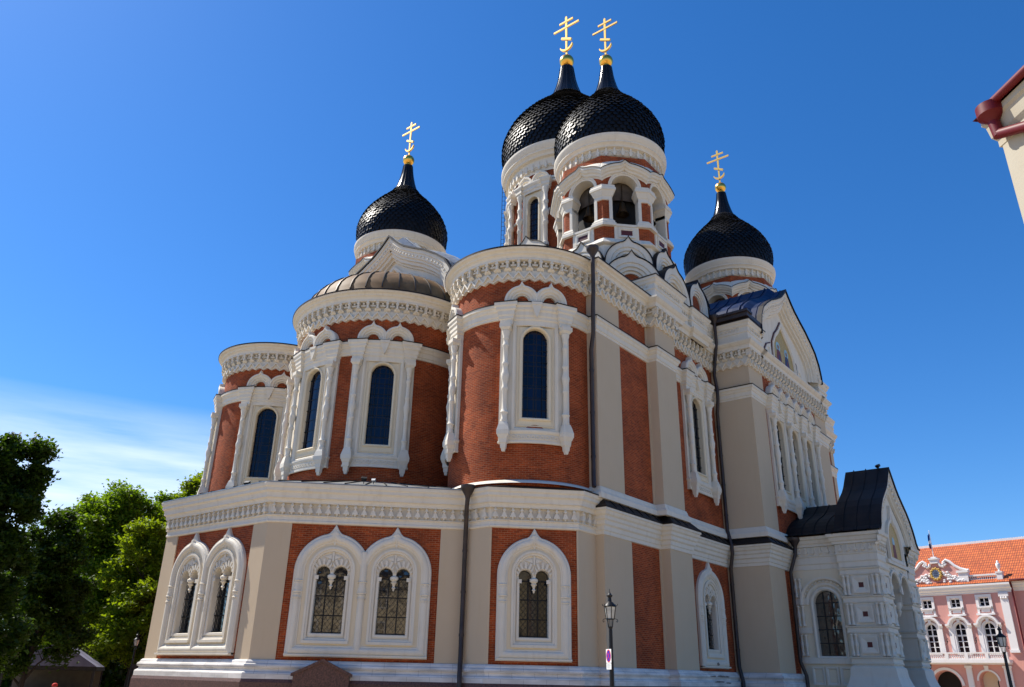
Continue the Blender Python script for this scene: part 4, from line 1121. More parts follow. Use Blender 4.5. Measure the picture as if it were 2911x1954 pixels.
# --- porch -------------------------------------------------------------------
PX, PC, PY = -19.0, -23.6, 24.7
PW = 2*(PC-PX)                                  # negative width
XW = 2*PC-PX                                    # west side
XR, XRW = PX-0.35, XW+0.35
b = MB()
for x0, x1 in ((PX-2.2, PX), (XW, XW+2.2)):
    pr = [(x0, 22.45), (x1, 22.45), (x1, PY), (x0, PY)]
    b.sweep(pr, [(0.62, GZ-0.2), (0.62, 1.0), (0.58, 1.12), (0.46, 1.20), (0.44, 1.42), (0.34, 1.62), (0.22, 1.98), (0.20, 2.10), (0.16, 2.50), (0.02, 2.62), (0.0, 2.64), (0.0, 9.4)], True, 0)
    for z in (2.90, 4.65, 6.40, 8.07):
        b.sweep(pr, [(0, z-0.24), (0.07, z-0.22), (0.10, z-0.14), (0.05, z-0.10), (0.05, z+0.08), (0.12, z+0.12), (0.16, z+0.20), (0.0, z+0.25)], True, 0)
PO = b.build('porch', [WHITE], CH)
b = MB()
rw = flat(XR, 21.22, 0)
b.xf = rw
arcw = opening(0, 3.15, 7.02, 0.78, 14)
b.poly([(-2.1, GZ-.2), (1.3, GZ-.2), (1.3, 9.6), (-2.1, 9.6)], 0, 1, [arcw])
b.sweep(arcw, [(0.22, 0.0), (0.22, 0.10), (0.12, 0.16), (0.03, 0.10), (0.0, 0.02), (0.0, -0.35)], True, 0)
for R, n in ((1.25, 0.12), (1.62, 0.2)):
    b.sweep([(R, 6.2)]+arc(0, 6.24, R, 0, 180, 20)+[(-R, 6.2)], [(0.0, 0), (0.0, n), (-0.10, n), (-0.16, n-.06), (-0.22, 0)], False, 0)
for k in range(17):
    a = R_(6+k*10.5)
    b.xf = rw; b.box(1.36*math.cos(a)-.045, 1.36*math.cos(a)+.045, 6.24+1.36*math.sin(a)-.05, 6.24+1.36*math.sin(a)+.05, 0, 0.13, 0)
for k in range(3):
    z0 = 1.5; u = -1.0+k*0.85
    b.sweep([(u-.3, 1.55), (u+.3, 1.55), (u+.3, 2.45), (u-.3, 2.45)], [(0.08, 0), (0.08, 0.1), (0, 0.1), (-0.08, 0.02)], True, 0)
for z in (2.90, 4.65, 6.40): b.box(-2.1, -1.05, z-0.18, z+0.18, 0, 0.10, 0)
b.box(-2.1, 1.3, 2.70, 3.05, -0.02, 0.14, 0)
b.box(-2.1, 1.3, GZ-.2, 1.35, -0.02, 0.30, 0)
b.xf = None
b.build('side_wall', [WHITE, CREAM], PO)
b = MB(); b.box(XW+.5, XRW+0.05, YT, 22.5, GZ-.2, 9.6, 0)
b.build('side_wall', [WHITE, CREAM], PO)
b = MB(rw); b.poly([(-.9, 3), (.9, 3), (.9, 7.1), (-.9, 7.1)], -0.3, 0); pn_ = b.build('pane', [PANE], PO)
b = MB(rw)
for x in (-.26, .26): b.box(x-.025, x+.025, 3.1, 7.0, -.28, -.23, 0)
for z in (3.9, 4.7, 5.5, 6.3): b.box(-.8, .8, z-.025, z+.025, -.285, -.225, 0)
b.build('window_bars', [IRON], PO)
# colonnettes and maroon squares in three tiers
def colonnette(fr, u, z0, z1, r=0.085):
    b = MB(fr); h = z1-z0
    b.lathe([(r*1.4, z0), (r*1.4, z0+.10), (r, z0+.14), (r*.95, z0+.36*h), (r*1.3, z0+.42*h), (r*1.55, z0+.5*h), (r*1.3, z0+.58*h), (r*.95, z0+.64*h), (r, z1-.14), (r*1.4, z1-.10), (r*1.4, z1)], u, 0.09, 8, 0, HZ)
    b.build('colonnette', [WHITE], PO)
for fr, cu in ((flat(PX, 23.575, 0), 0), (flat(PX-1.1, PY, 90), 0), (flat(XW+1.1, PY, 90), 0)):
    for z0, z1 in ((3.15, 4.41), (4.90, 6.16), (6.65, 7.83)):
        for u in (-0.98, -0.74, 0.74, 0.98): colonnette(fr, u, z0, z1)
        zm = (z0+z1)/2; b = MB(fr)
        b.sweep([(-.48, zm-.48), (.48, zm-.48), (.48, zm+.48), (-.48, zm+.48)], [(0.02, 0), (0.02, .13), (-.06, .13), (-.30, .05), (-.33, .05), (-.33, 0)], True, 0)
        b.poly([(-.16, zm-.16), (.16, zm-.16), (.16, zm+.16), (-.16, zm+.16)], 0.02, 1); b.build('square_niche', [WHITE, MAROON], PO)
for z0, z1 in ((3.15, 4.41), (4.90, 6.16), (6.65, 7.83)):
    for u in (-1.80, -1.52): colonnette(rw, u, z0, z1)
# portal with twin hanging arches on the north face
nfr = flat(PC, PY, 90)
b = MB(nfr)
hw = 2.42
tw = [(hw, 7.0)]+arc(1.21, 7.0, 1.18, 0, 180, 12)+[(0.03, 6.2), (-0.03, 6.2)]+arc(-1.21, 7.0, 1.18, 0, 180, 12)+[(-hw, 7.0)]
b.prism(tw+[(-hw, 10.3), (hw, 10.3)], -1.6, 0.0, 0)
for sx in (1, -1):
    b.sweep(arc(sx*1.21, 7.0, 1.30, 0, 180, 14), [(0.12, 0), (0.12, .14), (0, .14), (-.1, .06), (-.1, 0)], False, 0)
    for k in range(12):
        a = R_(8+k*15); b.box(sx*1.21+1.55*math.cos(a)-.05, sx*1.21+1.55*math.cos(a)+.05, 7+1.55*math.sin(a)-.05, 7+1.55*math.sin(a)+.05, 0, .09, 0)
b.lathe([(0, 5.6), (.10, 5.7), (.20, 5.95), (.14, 6.05), (.26, 6.25), (.26, 6.5), (.0, 6.5)], 0, -0.3, 12, 0, HZ)
b.box(-2.5, 2.5, 8.75, 8.98, 0, 0.18, 0)
b.build('portal_arch', [WHITE], PO)
b = MB(); b.box(PX-2.2, XW+2.2, YT+.05, YT+.2, GZ, 9.5, 0); b.build('dark_porch_back', [DARK], PO)  # dark sheet standing in for the porch's shaded interior
# cornice with drops
PPC = [(-.1, 8.30), (0.04, 8.34), (0.04, 8.62), (0.10, 8.70), (0.10, 9.08), (0.16, 9.14), (0.16, 9.20), (0.12, 9.24), (0.12, 9.72), (0.24, 9.76), (0.24, 9.88), (0.32, 9.96), (0.38, 10.14), (0.48, 10.20), (0.50, 10.38), (-0.3, 10.42)]
for path in ([(XR, YT), (XR, 22.45), (PX, 22.45), (PX, PY), (PX-1.75, PY)], [(XW+1.75, PY), (XW, PY), (XW, 22.45), (XRW, 22.45), (XRW, YT)]):
    b = MB(); b.sweep(path, PPC, False, 0)
    for i in range(len(path)-1): drop_row(b, path[i], path[i+1], 9.40, 0.11, 0.42, 0.85)
    b.build('cornice', [WHITE], PO)
PG = [(5.25, 10.36), (4.75, 10.42), (4.42, 10.75), (4.25, 11.15), (3.95, 11.65), (3.5, 12.18), (2.95, 12.66), (2.3, 13.08), (1.6, 13.55), (1.05, 14.02), (0.55, 14.60), (0.0, 15.22)]
def pg(k=1.0): 
    h = [(x*k if k < 1 else x, 10.36+(z-10.36)*k) for x, z in PG]
    return h+[(-x, z) for x, z in reversed(h[:-1])]
b = MB(flat(PC, PY, 90))
path = pg()
b.sweep(path, [(0.0, 0.5), (-0.24, 0.5), (-0.30, 0.40), (-0.62, 0.36), (-0.70, 0.22), (-0.82, 0.20), (-0.86, 0.05)], False, 0)
for i in range(3, len(path)-4):
    a, c = Vector(path[i]), Vector(path[i+1]); d = c-a; nr = Vector((d.y, -d.x)).normalized()
    for t in (.25, .75):
        m = a+d*t-nr*.46; b.lathe([(0.0, .36), (.11, .38), (.12, .44), (.06, .5), (0, .5)], m.x, m.y, 8, 0)
b.prism([(x*.84, 9.9+(z-10.36)*.86) for x, z in path], -0.6, 0.04, 0)
tp = [(1.5, 9.25)]+keel(0, 10.0, 1.5, .5, .4, 8)+[(-1.5, 9.25)]
b.sweep(tp, [(.3, .04), (.3, .22), (.1, .22), (0, .1), (0, .05)], True, 0)
b.build('porch_gable', [WHITE], PO)
b = MB(flat(PC, PY, 90)); b.poly(tp, 0.07, 0); b.poly(arc(0, 10.35, .3, 0, 340, 12), .08, 1); b.poly([(-.4, 9.3), (.4, 9.3), (.25, 10.15), (-.25, 10.15)], .085, 2)
b.build('mosaic_icon', [ICON_GOLD, ICON_HALO, ICON_RED], PO)
b = MB(flat(PC, PY, 90))
b.sweep(path, [(0.02, 0.5), (0.02, 0.58), (0.10, 0.60), (0.10, -2.3), (0.02, -2.3), (-0.05, -2.3)], False, 0)
b.poly(path, -2.28, 0)
for k in range(3): b.sweep(path, [(0.10, -0.1-k*.8), (0.15, -0.1-k*.8), (0.15, -0.16-k*.8), (0.10, -0.16-k*.8)], False, 0)
p2 = [(x*(0.96), 10.36+(z-10.36)*.56) for x, z in path]
b.sweep(p2, [(0.10, -2.2), (0.10, -5.6)], False, 0)
for k in range(4): b.sweep(p2, [(0.10, -2.9-k*.8), (0.15, -2.9-k*.8), (0.15, -2.96-k*.8), (0.10, -2.96-k*.8)], False, 0)
b.build('porch_roof', [ROOF], PO)

# --- downpipes ---------------------------------------------------------------
def downpipe(pts, funnel=True, r=0.115, rings=True):
    b = MB(); b.tube(pts, r, 10)
    p = Vector(pts[0])
    if funnel: b.lathe([(r, p.z-.05), (r*1.3, p.z+.1), (0.33, p.z+.40), (0.36, p.z+.44), (0.36, p.z+.62), (0.30, p.z+.62), (0.0, p.z+.5)], p.x, p.y, 16, 0)
    if rings:
        for i in range(len(pts)-1):
            a, c = Vector(pts[i]), Vector(pts[i+1])
            if (c-a).length > 2.5:
                n = int((c-a).length/1.9)
                for k in range(n):
                    q = a+(c-a)*((k+.5)/n); d = (c-a).normalized()*.06; b.tube([q-d, q+d], r*1.14, 10)
    b.build('downpipe', [PIPE], CH)
downpipe([(0.72, 17.0, 23.55), (0.66, 16.95, 21.4), (0.42, 16.75, 20.5), (0.40, 16.72, 19.0), (0.14, 16.40, 18.2), (0.10, 16.36, 11.0), (0.22, 16.45, 10.6)])
downpipe([(4.92, 12.05, 9.70), (4.9, 12.0, 9.3), (4.58, 11.72, 8.6), (4.45, 11.6, 8.2), (4.45, 11.6, 2.4), (4.75, 11.85, 1.7), (4.85, 11.95, 1.2), (4.85, 11.95, GZ)])
downpipe([(XT+0.75, YW+0.8, 25.0), (XT+0.72, YW+.8, 23.6), (XT+0.22, YW+0.22, 21.4), (XT+0.45, YW+0.45, 20.2), (XT+0.42, YW+0.42, 19.4), (XT+0.2, YW+0.2, 18.6), (XT+0.2, YW+0.2, 10.6), (XT+0.55, YW+0.55, 9.6), (XT+0.55, YW+0.55, 9.1), (XT+0.2, YW+0.2, 8.2), (XT+0.2, YW+0.2, 2.4), (XT+0.5, YW+0.5, 1.6), (XT+0.5, YW+0.5, GZ)])
downpipe([(-18.85, YT+.62, 9.75), (-18.8, YT+.6, 9.3), (-18.65, YT+.22, 8.2), (-18.62, YT+.2, 2.8), (-18.7, YT+.45, 2.0), (-18.7, YT+.5, GZ)])
b = MB(); b.box(XT, XT+0.95, YW+0.4, YT+0.7, 25.35, 25.52, 0); b.box(XT-2, XT+0.8, YW-2, YT+0.6, 25.05, 25.36, 0); b.build('eave_gutter', [PIPE], CH)

# flaked paint and bare patches low on the north wall
b = MB(); rn = random.Random(8)
def patch(fr, u, z, w, h, n):
    k = 15; b.xf = fr
    b.poly([(u+w*math.cos(6.283*i/k)*rn.uniform(.55, 1), z+h*math.sin(6.283*i/k)*rn.uniform(.5, 1)) for i in range(k)], n, 0)
nwf = flat(-12.32, YW, 90)
for u, z, w, h, n in ((-.2, 2.62, .42, .10, .083), (.25, 2.60, .35, .09, .083), (.0, 2.50, .25, .12, .2335), (-.9, 1.84, .5, .05, .3), (.1, 1.85, .7, .06, .3), (.9, 1.83, .5, .05, .3), (-2.4, 1.84, .35, .04, .3), (-.3, 1.55, .8, .05, .365), (.9, 1.5, .5, .06, .365)): patch(nwf, u, z, w, h, n)
b.build('bare_patch', [mat('bare render', (0.23, 0.185, 0.15), 0.95, build=varied(.3, 8, .3))], CH)

# ================================================================== street lamps
LGLASS = mat('frosted lantern glass', (0.50, 0.50, 0.46), 0.35, build=varied(0.2, 6, 0.0))
def street_lamp(loc, label, sc=1.0, rz=0.0):
    root = empty('street_lamp', loc, rz, label, 'street lamp', 'lantern street lamps round the square')
    def o(b, n, m): return b.build(n, m, root, off=(0, 0, 0))
    b = MB(); b.lathe([(0.16, 0), (0.16, .5), (0.11, .62), (0.10, 1.2), (.085, 1.3), (.078, 2.4), (.062, 4.0), (.055, 4.05), (.075, 4.08), (.075, 4.12), (0, 4.14)], 0, 0, 14); o(b, 'pole', IRON)
    b = MB()
    for i in range(6):
        a = math.pi/3*i+.26; c, s = math.cos(a), math.sin(a)
        b.tube([(.075*c, .075*s, 4.11), (.105*c, .105*s, 4.35)], .010, 5)
        b.tube([(.135*c, .135*s, 4.35), (.20*c, .20*s, 4.76)], .014, 5)
        b.tube([(.20*c, .20*s, 4.76), (.255*c, .255*s, 4.80), (.27*c, .27*s, 4.84)], .010, 5)
        a2 = a+math.pi/3; c2, s2 = math.cos(a2), math.sin(a2)
        b.tube([(.20*c, .20*s, 4.76), (.20*c2, .20*s2, 4.76)], .016, 5)
        b.tube([(.135*c, .135*s, 4.36), (.135*c2, .135*s2, 4.36)], .016, 5)
    b.lathe([(.215, 4.77), (.20, 4.80), (.13, 4.87), (.10, 4.90), (.07, 4.92), (.06, 4.98), (.055, 5.05), (.095, 5.10), (.10, 5.12), (.05, 5.16), (.035, 5.20), (.012, 5.24), (.008, 5.32), (0, 5.34)], 0, 0, 12)
    b.lathe([(0, 4.35), (.14, 4.35), (.14, 4.37), (0, 4.37)], 0, 0, 6)
    for s in (-1, 1):
        b.tube([(0, s*.10, 4.36), (0, s*.17, 4.37), (0, s*.235, 4.35), (0, s*.25, 4.30), (0, s*.225, 4.26), (0, s*.20, 4.285), (0, s*.215, 4.31)], .010, 6)
    o(b, 'lantern_frame', IRON)
    b = MB(); V = [(r*math.cos(math.pi/3*i+.26), r*math.sin(math.pi/3*i+.26), z) for r, z in ((.128, 4.37), (.192, 4.75)) for i in range(6)]
    b.add(V, [(i, (i+1) % 6, 6+(i+1) % 6, 6+i) for i in range(6)]); o(b, 'lantern_glass', LGLASS)
    root.scale = (sc, sc, sc)
    return root
LP = (10.0, 23.15)
street_lamp((LP[0], LP[1], GZ), 'black lantern lamp post with the round no-stopping sign, before the cathedral side wall', 1.0, R_(31))
street_lamp((-7.7, 32.04, GZ), 'black lantern lamp post in front of the pink palace, at the far right', 0.945, R_(10))
street_lamp((6.87, -13.6, GZ), 'lantern lamp post with pale glass under the trees, left of the cathedral', 0.873, R_(60))

# no-stopping sign on the front lamp post
SWHITE = mat('sign white', (0.85, 0.85, 0.82), 0.5); SBLUE = mat('sign blue', (0.02, 0.03, 0.42), 0.5); SRED = mat('sign red', (0.65, 0.01, 0.03), 0.5); SGREY = mat('sign back', (0.35, 0.36, 0.37), 0.5, 0.6)
sg = flat(LP[0]+.085*math.cos(R_(-36)), LP[1]+.085*math.sin(R_(-36)), -36)
S = empty('traffic_sign', (LP[0], LP[1], 1.9), 0, 'white plate with a round blue and red no-stopping sign on the front lamp post', 'traffic sign')
b = MB(sg); b.box(-.215, .215, 2.10, 2.52, 0, .012, 0); b.poly([(-.215, 2.10), (.215, 2.10), (.215, 2.52), (-.215, 2.52)], -.002, 1)
b.box(-.05, .05, 2.2, 2.24, -.16, 0, 1); b.box(-.05, .05, 2.4, 2.44, -.16, 0, 1); b.build('sign_plate', [SWHITE, SGREY], S)
b = MB(sg); b.prism(arc(0, 2.31, .195, 0, 351, 39), .0125, .015, 1, back=False); b.prism(arc(0, 2.31, .162, 0, 351, 39), .0155, .018, 0, back=False)
for a in (45, 135):
    c, s = math.cos(R_(a)), math.sin(R_(a)); e = .014
    b.prism([(c*.17-s*e, 2.31+s*.17+c*e), (-c*.17-s*e, 2.31-s*.17+c*e), (-c*.17+s*e, 2.31-s*.17-c*e), (c*.17+s*e, 2.31+s*.17-c*e)], .0185+.001*(a > 90), .021+.001*(a > 90), 1, back=False)
b.build('no_stopping_disc', [SBLUE, SRED], S)
b = MB(sg); b.box(-.20, .20, 1.90, 2.085, 0, .012, 0)
for k in range(4): b.box(-.15, .15-.05*(k % 2), 1.935+k*.035, 1.948+k*.035, .0121, .0135, 1)
b.build('text_plate', [SWHITE, SGREY], S)

# floodlights
def floodlight(loc, rz, label, spot=False):
    f = empty('floodlight', loc, rz, label, 'floodlight')
    b = MB(); b.tube([(0, 0, -.05), (0, 0, .22)], .035, 8); b.box(-.16, .16, -.03, .03, .18, .24, 0); b.build('bracket', [IRON], f, off=(0, 0, 0))
    b = MB(); c = math.cos(R_(35)); s = math.sin(R_(35))
    b.xf = lambda u, v, w: (w*c-v*s*1.0, u, .42+w*s+v*c)
    b.prism([(-.20, -.14), (.20, -.14), (.24, .14), (-.24, .14)], -.18, .16, 0); b.xf = b.xf
    b.build('lamp_head', [IRON if not spot else SGREY], f, off=(0, 0, 0)); f.scale = (.62, .62, .62) if not spot else (.45, .45, .45); return f
floodlight((10.75, 1.92, 10.32), R_(200), 'black floodlight on the roof edge above the double window at the left')
floodlight((7.35, 7.05, 10.55), R_(225), 'black floodlight at the roof edge in front of the middle apse')
floodlight((7.05, 7.45, 10.55), R_(30), 'small white spotlight beside a black floodlight below the middle apse', True)
floodlight((PC, 24.6, 15.28), R_(150), 'black floodlight on the ridge of the white porch')

# ================================================================== pink palace
PINK = mat('pink stucco', (0.66, 0.33, 0.28), 0.9, spec=0.2, build=weather(0.10, 0.3, 0.12, 0.1, 12, (0.5, 0.42, 0.38)))
PWH = mat('palace white', (0.80, 0.76, 0.73), 0.8, build=weather(0.08, 0.5, 0.15, 0.05, 15))
RTILE = mat('orange pantiles', (0.55, 0.15, 0.04), 0.8, build=bricks((0.64, 0.155, 0.032), (0.50, 0.105, 0.022), (0.22, 0.04, 0.015), w=0.26, h=0.34, ms=0.035, bump=1.0, stain=0.25, sq=0.0))
REDP = mat('dark red paint', (0.13, 0.008, 0.010), 0.5, spec=0.3)
PAL = empty('palace', (-75, 22, GZ), 0, 'pink palace with white trim, orange tiled roof and a coat of arms', 'palace')
pf = flat(-75, 22, -10)
PFX = [-16.2, -12.95, -9.7, -6.5, -3.25, -0.1]
b = MB(pf)
pho = [[(c-.56, 10.1), (c+.56, 10.1), (c+.56, 11.12), (c-.56, 11.12)] for c in PFX]+[opening(c, 5.08, 8.36, .60, 10) for c in PFX]
gat = [[(-7.35, GZ-.3), (-4.25, GZ-.3)]+arc(-5.8, 1.6, 1.55, 0, 180, 16), [(-2.25, GZ-.3), (-.25, GZ-.3)]+arc(-1.25, 2.15, 1.0, 0, 180, 14), [(-12, GZ-.3), (-10, GZ-.3)]+arc(-11, 2.15, 1.0, 0, 180, 14)]
b.poly([(-18.5, GZ-.35), (3.1, GZ-.35), (3.1, 12.4), (-18.5, 12.4)], 0, 0, pho+gat)
for h in pho: b.sweep(h, [(0, 0), (0, -.3)], True, 1)
for h in gat: b.sweep(h, [(0, 0), (0, -1.2)], True, 0)
b.poly([(3.1, GZ-.35), (24, GZ-.35), (24, 12.6), (3.1, 12.6)], -0.5, 0)
b.add([(3.1, GZ-.3, 0), (3.1, GZ-.3, -.5), (3.1, 12.6, -.5), (3.1, 12.6, 0)], [(0, 1, 2, 3)], 0)
b.poly([(-18.5, GZ-.3), (24, GZ-.3), (24, 12), (-18.5, 12)], -13, 0)
b.build('wall', [PINK, PWH], PAL)
b = MB(pf); b.poly([(-8, GZ-.3), (-3.5, GZ-.3), (-3.5, 3.4), (-8, 3.4)], -1.15, 0); b.poly([(-2.5, GZ-.3), (0, GZ-.3), (0, 3.4), (-2.5, 3.4)], -1.15, 1)
b.poly([(-.75, GZ), (-.28, GZ), (-.28, 2.1), (-.55, 2.4), (-.75, 2.1)], -1.1, 0); b.build('gateway', [DARK, CREAM], PAL)
b = MB(pf)
def cornp(n0): return [(n0-.1, 11.55), (n0+.05, 11.57), (n0+.05, 11.72), (n0+.2, 11.8), (n0+.2, 11.95), (n0+.45, 12.1), (n0+.5, 12.3), (n0+.62, 12.38), (n0+.62, 12.58), (n0-.4, 12.66)]
b.sweep([(3.1, 0), (-18.5, 0)], cornp(0), False, 0, HZ); b.sweep([(24, -.5), (3.1, -.5)], [(o, z+.1) for o, z in cornp(0)], False, 0, HZ)
b.build('cornice', [PWH], PAL)
for c in PFX:
    b = MB(pf)
    b.sweep([(c-.56, 10.08), (c+.56, 10.08), (c+.56, 11.14), (c-.56, 11.14)], [(.30, 0), (.30, .12), (0, .12), (0, -.05)], True, 0)
    b.box(c-.86, c-.62, 9.35, 10.1, -.02, .12, 0); b.box(c+.62, c+.86, 9.35, 10.1, -.02, .12, 0); b.box(c-.98, c+.98, 9.16, 9.36, -.02, .32, 0); b.box(c-.45, c+.45, 9.5, 9.85, -.02, .07, 0); b.box(c-.7, c+.7, 9.96, 10.1, -.02, .26, 0)
    b.sweep([(c-.52, 10.14), (c+.52, 10.14), (c+.52, 11.08), (c-.52, 11.08)], [(.05, -.2), (.05, -.12), (-.06, -.12), (-.06, -.2)], True, 0)
    b.box(c-.05, c+.05, 10.1, 11.1, -.2, -.1, 0); b.box(c-.5, c+.5, 10.58, 10.62, -.2, -.12, 0)
    w = b.build('window', [PWH], PAL)
    b = MB(pf); b.poly([(c-.6, 10.05), (c+.6, 10.05), (c+.6, 11.15), (c-.6, 11.15)], -.19, 0); b.build('pane', [GLASS], w)
    b = MB(pf)
    h = opening(c, 5.08, 8.36, .60, 10)
    b.sweep(h, [(.22, 0), (.22, .1), (0, .1), (0, -.05)], True, 0)
    b.box(c-1.26, c-.80, 5.1, 8.1, -.02, .14, 0); b.box(c+.80, c+1.26, 5.1, 8.1, -.02, .14, 0)
    hd = [(c+1.45, 8.15), (c+1.1, 8.2)]+[(c+1.05*math.cos(R_(a)), 8.1+.95*math.sin(R_(a))) for a in range(18, 163, 9)]+[(c-1.1, 8.2), (c-1.45, 8.15)]
    b.sweep(hd, [(.12, 0), (.12, .5), (-.08, .5), (-.14, .25), (-.3, .2), (-.3, 0)], False, 0)
    b.poly([(c-1.5, 8.0), (c+1.5, 8.0)]+hd[1:-1], .02, 0, [[(x, z) for x, z in h if z > 8.0]] if False else ())if False else None
    b.prism([(c-.12, 8.40), (c+.12, 8.40), (c+.17, 8.85), (c-.17, 8.85)], 0, .3, 0)
    b.box(c-.055, c+.055, 5.1, 8.3, -.2, -.08, 0)
    for z in (5.75, 6.35, 6.95, 7.05, 7.7): b.box(c-.6, c+.6, z-.035, z+.035, -.2, -.1, 0)
    b.sweep(h, [(0, -.2), (0, -.1), (-.07, -.1), (-.07, -.2)], True, 0)
    w = b.build('window', [PWH], PAL)
    b = MB(pf); b.poly([(c-.65, 5.0), (c+.65, 5.0), (c+.65, 8.4), (c-.65, 8.4)], -.19, 0); b.build('pane', [GLASS], w)
b = MB(pf); b.box(1.70, 2.52, 5.2, 11.56, -.02, .18, 0); b.box(1.6, 2.62, 11.1, 11.5, -.02, .28, 0); b.box(1.62, 2.6, 5.1, 5.4, -.02, .26, 0)
for k in range(3): b.lathe([(0, 10.85), (.14, 10.9), (.1, 11.1)], 1.85+k*.26, .2, 8, 0, HZ)
b.build('pilaster', [PWH], PAL)
for u0, u1 in ((-3.42, -2.82), (.55, 1.3), (-8.6, -8.0)):
    b = MB(pf); b.box(u0, u1, GZ-.3, 3.6, -.02, .2, 0); b.box(u0-.08, u1+.08, 3.5, 3.75, -.02, .3, 0); b.build('pilaster', [PWH], PAL)
b = MB(pf); b.sweep(arc(-5.8, 1.6, 1.75, 0, 180, 20), [(.18, 0), (.18, .1), (-.1, .1), (-.1, 0)], False, 0); b.sweep(arc(-1.25, 2.15, 1.12, 0, 180, 16), [(.1, 0), (.1, .08), (-.08, .08), (-.08, 0)], False, 0); b.prism([(-1.4, 3.2), (-1.1, 3.2), (-1.02, 3.75), (-1.48, 3.75)], 0, .2, 0); b.build('gate_surround', [PWH], PAL)
def baluster(b, u, z0, z1, n, r=.075):
    h = z1-z0; b.lathe([(r*1.1, z0), (r*1.1, z0+.08*h), (r*.6, z0+.14*h), (r*1.25, z0+.4*h), (r*.5, z0+.72*h), (r*.6, z0+.85*h), (r*1.1, z0+.92*h), (r*1.1, z1)], u, n, 8, 0, HZ)
b = MB(pf); b.box(-10.5, 1.6, 4.02, 4.38, -.02, 1.15, 0); b.box(-10.5, 1.5, 3.86, 4.02, -.02, .8, 0); b.box(-10.45, 1.55, 4.38, 4.5, .85, 1.12, 0); b.box(-10.45, 1.55, 5.0, 5.14, .84, 1.13, 0)
for u in (-10.3, -7.1, -4.9, -2.75, -.6, 1.35): b.box(u-.18, u+.18, 4.38, 5.12, .82, 1.14, 0)
for k in range(54):
    baluster(b, -10.0+k*.21, 4.5, 5.0, .98, .07)
b.build('balcony', [PWH], PAL)
# pediment, arms and attic balustrade
b = MB(pf)
cu = -4.75
sc_ = [(0.75, 15.25), (0.95, 15.0), (1.35, 15.55), (1.75, 15.35), (2.2, 14.85), (2.8, 14.45), (3.5, 14.2)]
pd = [(cu-3.5, 12.6), (cu+3.5, 12.6)]+[(cu+x, z) for x, z in reversed(sc_)]+[(cu-x, z) for x, z in sc_]
b.prism(pd, -.6, .06, 0)
b.build('pediment', [PINK], PAL)
b = MB(pf)
for s in (1, -1):
    pth = [(cu+s*x, z) for x, z in ((.55, 15.3), (.62, 15.0), (.9, 14.85), (1.1, 15.1), (1.0, 15.35), (1.35, 15.62), (1.75, 15.40), (2.2, 14.9), (2.8, 14.5), (3.5, 14.25), (3.75, 14.25))]
    if s < 0: pass
    b.tube([(x, z, .12) for x, z in pth], .16, 8)
    b.tube([(cu+s*x, z, .2) for x, z in ((.9, 15.1), (1.15, 15.35), (1.35, 15.1), (1.15, 14.95), (1.05, 15.08))], .11, 8)
b.box(cu-.45, cu+.45, 15.3, 15.75, -.4, .3, 0); b.box(cu-.55, cu+.55, 15.75, 15.92, -.5, .4, 0); b.box(cu-.3, cu+.3, 15.9, 16.1, -.3, .2, 0)
b.box(-2.25, -1.2, 12.6, 14.0, -.3, .22, 0); b.box(-2.4, -1.1, 14.0, 14.25, -.4, .34, 0)
b.box(1.85, 2.45, 12.6, 13.7, -.3, .2, 0); b.box(1.78, 2.52, 13.7, 13.85, -.35, .28, 0)
b.box(-1.2, 1.85, 12.62, 12.85, -.25, .12, 0); b.box(-1.2, 1.85, 13.5, 13.68, -.25, .14, 0)
for k in range(13): baluster(b, -1.02+k*.225, 12.85, 13.5, -.05, .085)
b.lathe([(.1, 13.85), (.16, 13.95), (.08, 14.05), (.2, 14.3), (.26, 14.6), (.22, 14.75), (.12, 14.85), (.14, 14.95), (.05, 15.1), (0, 15.15)], 2.15, -.05, 12, 0, HZ)
b.box(cu-3.5, cu+3.5, 12.6, 12.95, 0, .18, 0)
b.build('attic_trim', [PWH], PAL)
rn = random.Random(3)
for s in (1, -1):
    b = MB(pf)
    for k in range(46):
        t = rn.random(); u = cu+s*(.75+2.4*t); z = 13.0+rn.random()*(1.35*(1-t)+.15); r = .10+.09*rn.random()
        b.lathe([(0, -r), (r*.7, -r*.7), (r, 0), (r*.7, r*.7), (0, r)], 0, 0, 7, 0, lambda a, c, w, u=u, z=z: (u+a*1.2, z+c, .12+w))
    b.build('stone_trophies', [PWH], PAL)
b = MB(pf); b.prism(arc(cu, 14.05, .60, 0, 345, 23), .02, .1, 1)
for k in range(22):
    a = 2*math.pi*k/22; u, z = cu+(.52+.08*(k % 2))*math.cos(a), 14.05+(.58+.1*(k % 2))*math.sin(a)
    b.lathe([(0, -.15), (.12, -.1), (.16, 0), (.12, .1), (0, .15)], 0, 0, 7, 1, lambda p, q, w, u=u, z=z: (u+p, z+q, .2+w))
b.prism([(cu-.42, 14.5), (cu-.42, 13.95), (cu-.2, 13.6), (cu, 13.5), (cu+.2, 13.6), (cu+.42, 13.95), (cu+.42, 14.5)][::-1], .1, .26, 0)
for z in (13.85, 14.08, 14.31): b.prism([(cu-.28, z-.05), (cu+.1, z-.07), (cu+.30, z-.02), (cu+.22, z+.06), (cu-.05, z+.05), (cu-.3, z+.08)], .26, .31, 2)
b.build('coat_of_arms', [mat('arms shield', (0.30, 0.36, 0.46), 0.6), mat('arms wreath gold', (0.55, 0.33, 0.06), 0.6, 0.0), mat('arms lions', (0.05, 0.06, 0.10), 0.5)], PAL)
b = MB(pf)
b.add([(-18.5, 12.62, .6), (24, 12.72, .6), (24, 18.35, -7), (-18.5, 18.35, -7), (-18.5, 12.62, -14), (24, 12.72, -14)], [(0, 1, 2, 3), (3, 2, 5, 4)], 0)
b.box(-18.5, 24, 18.25, 18.5, -7.12, -6.88, 1)
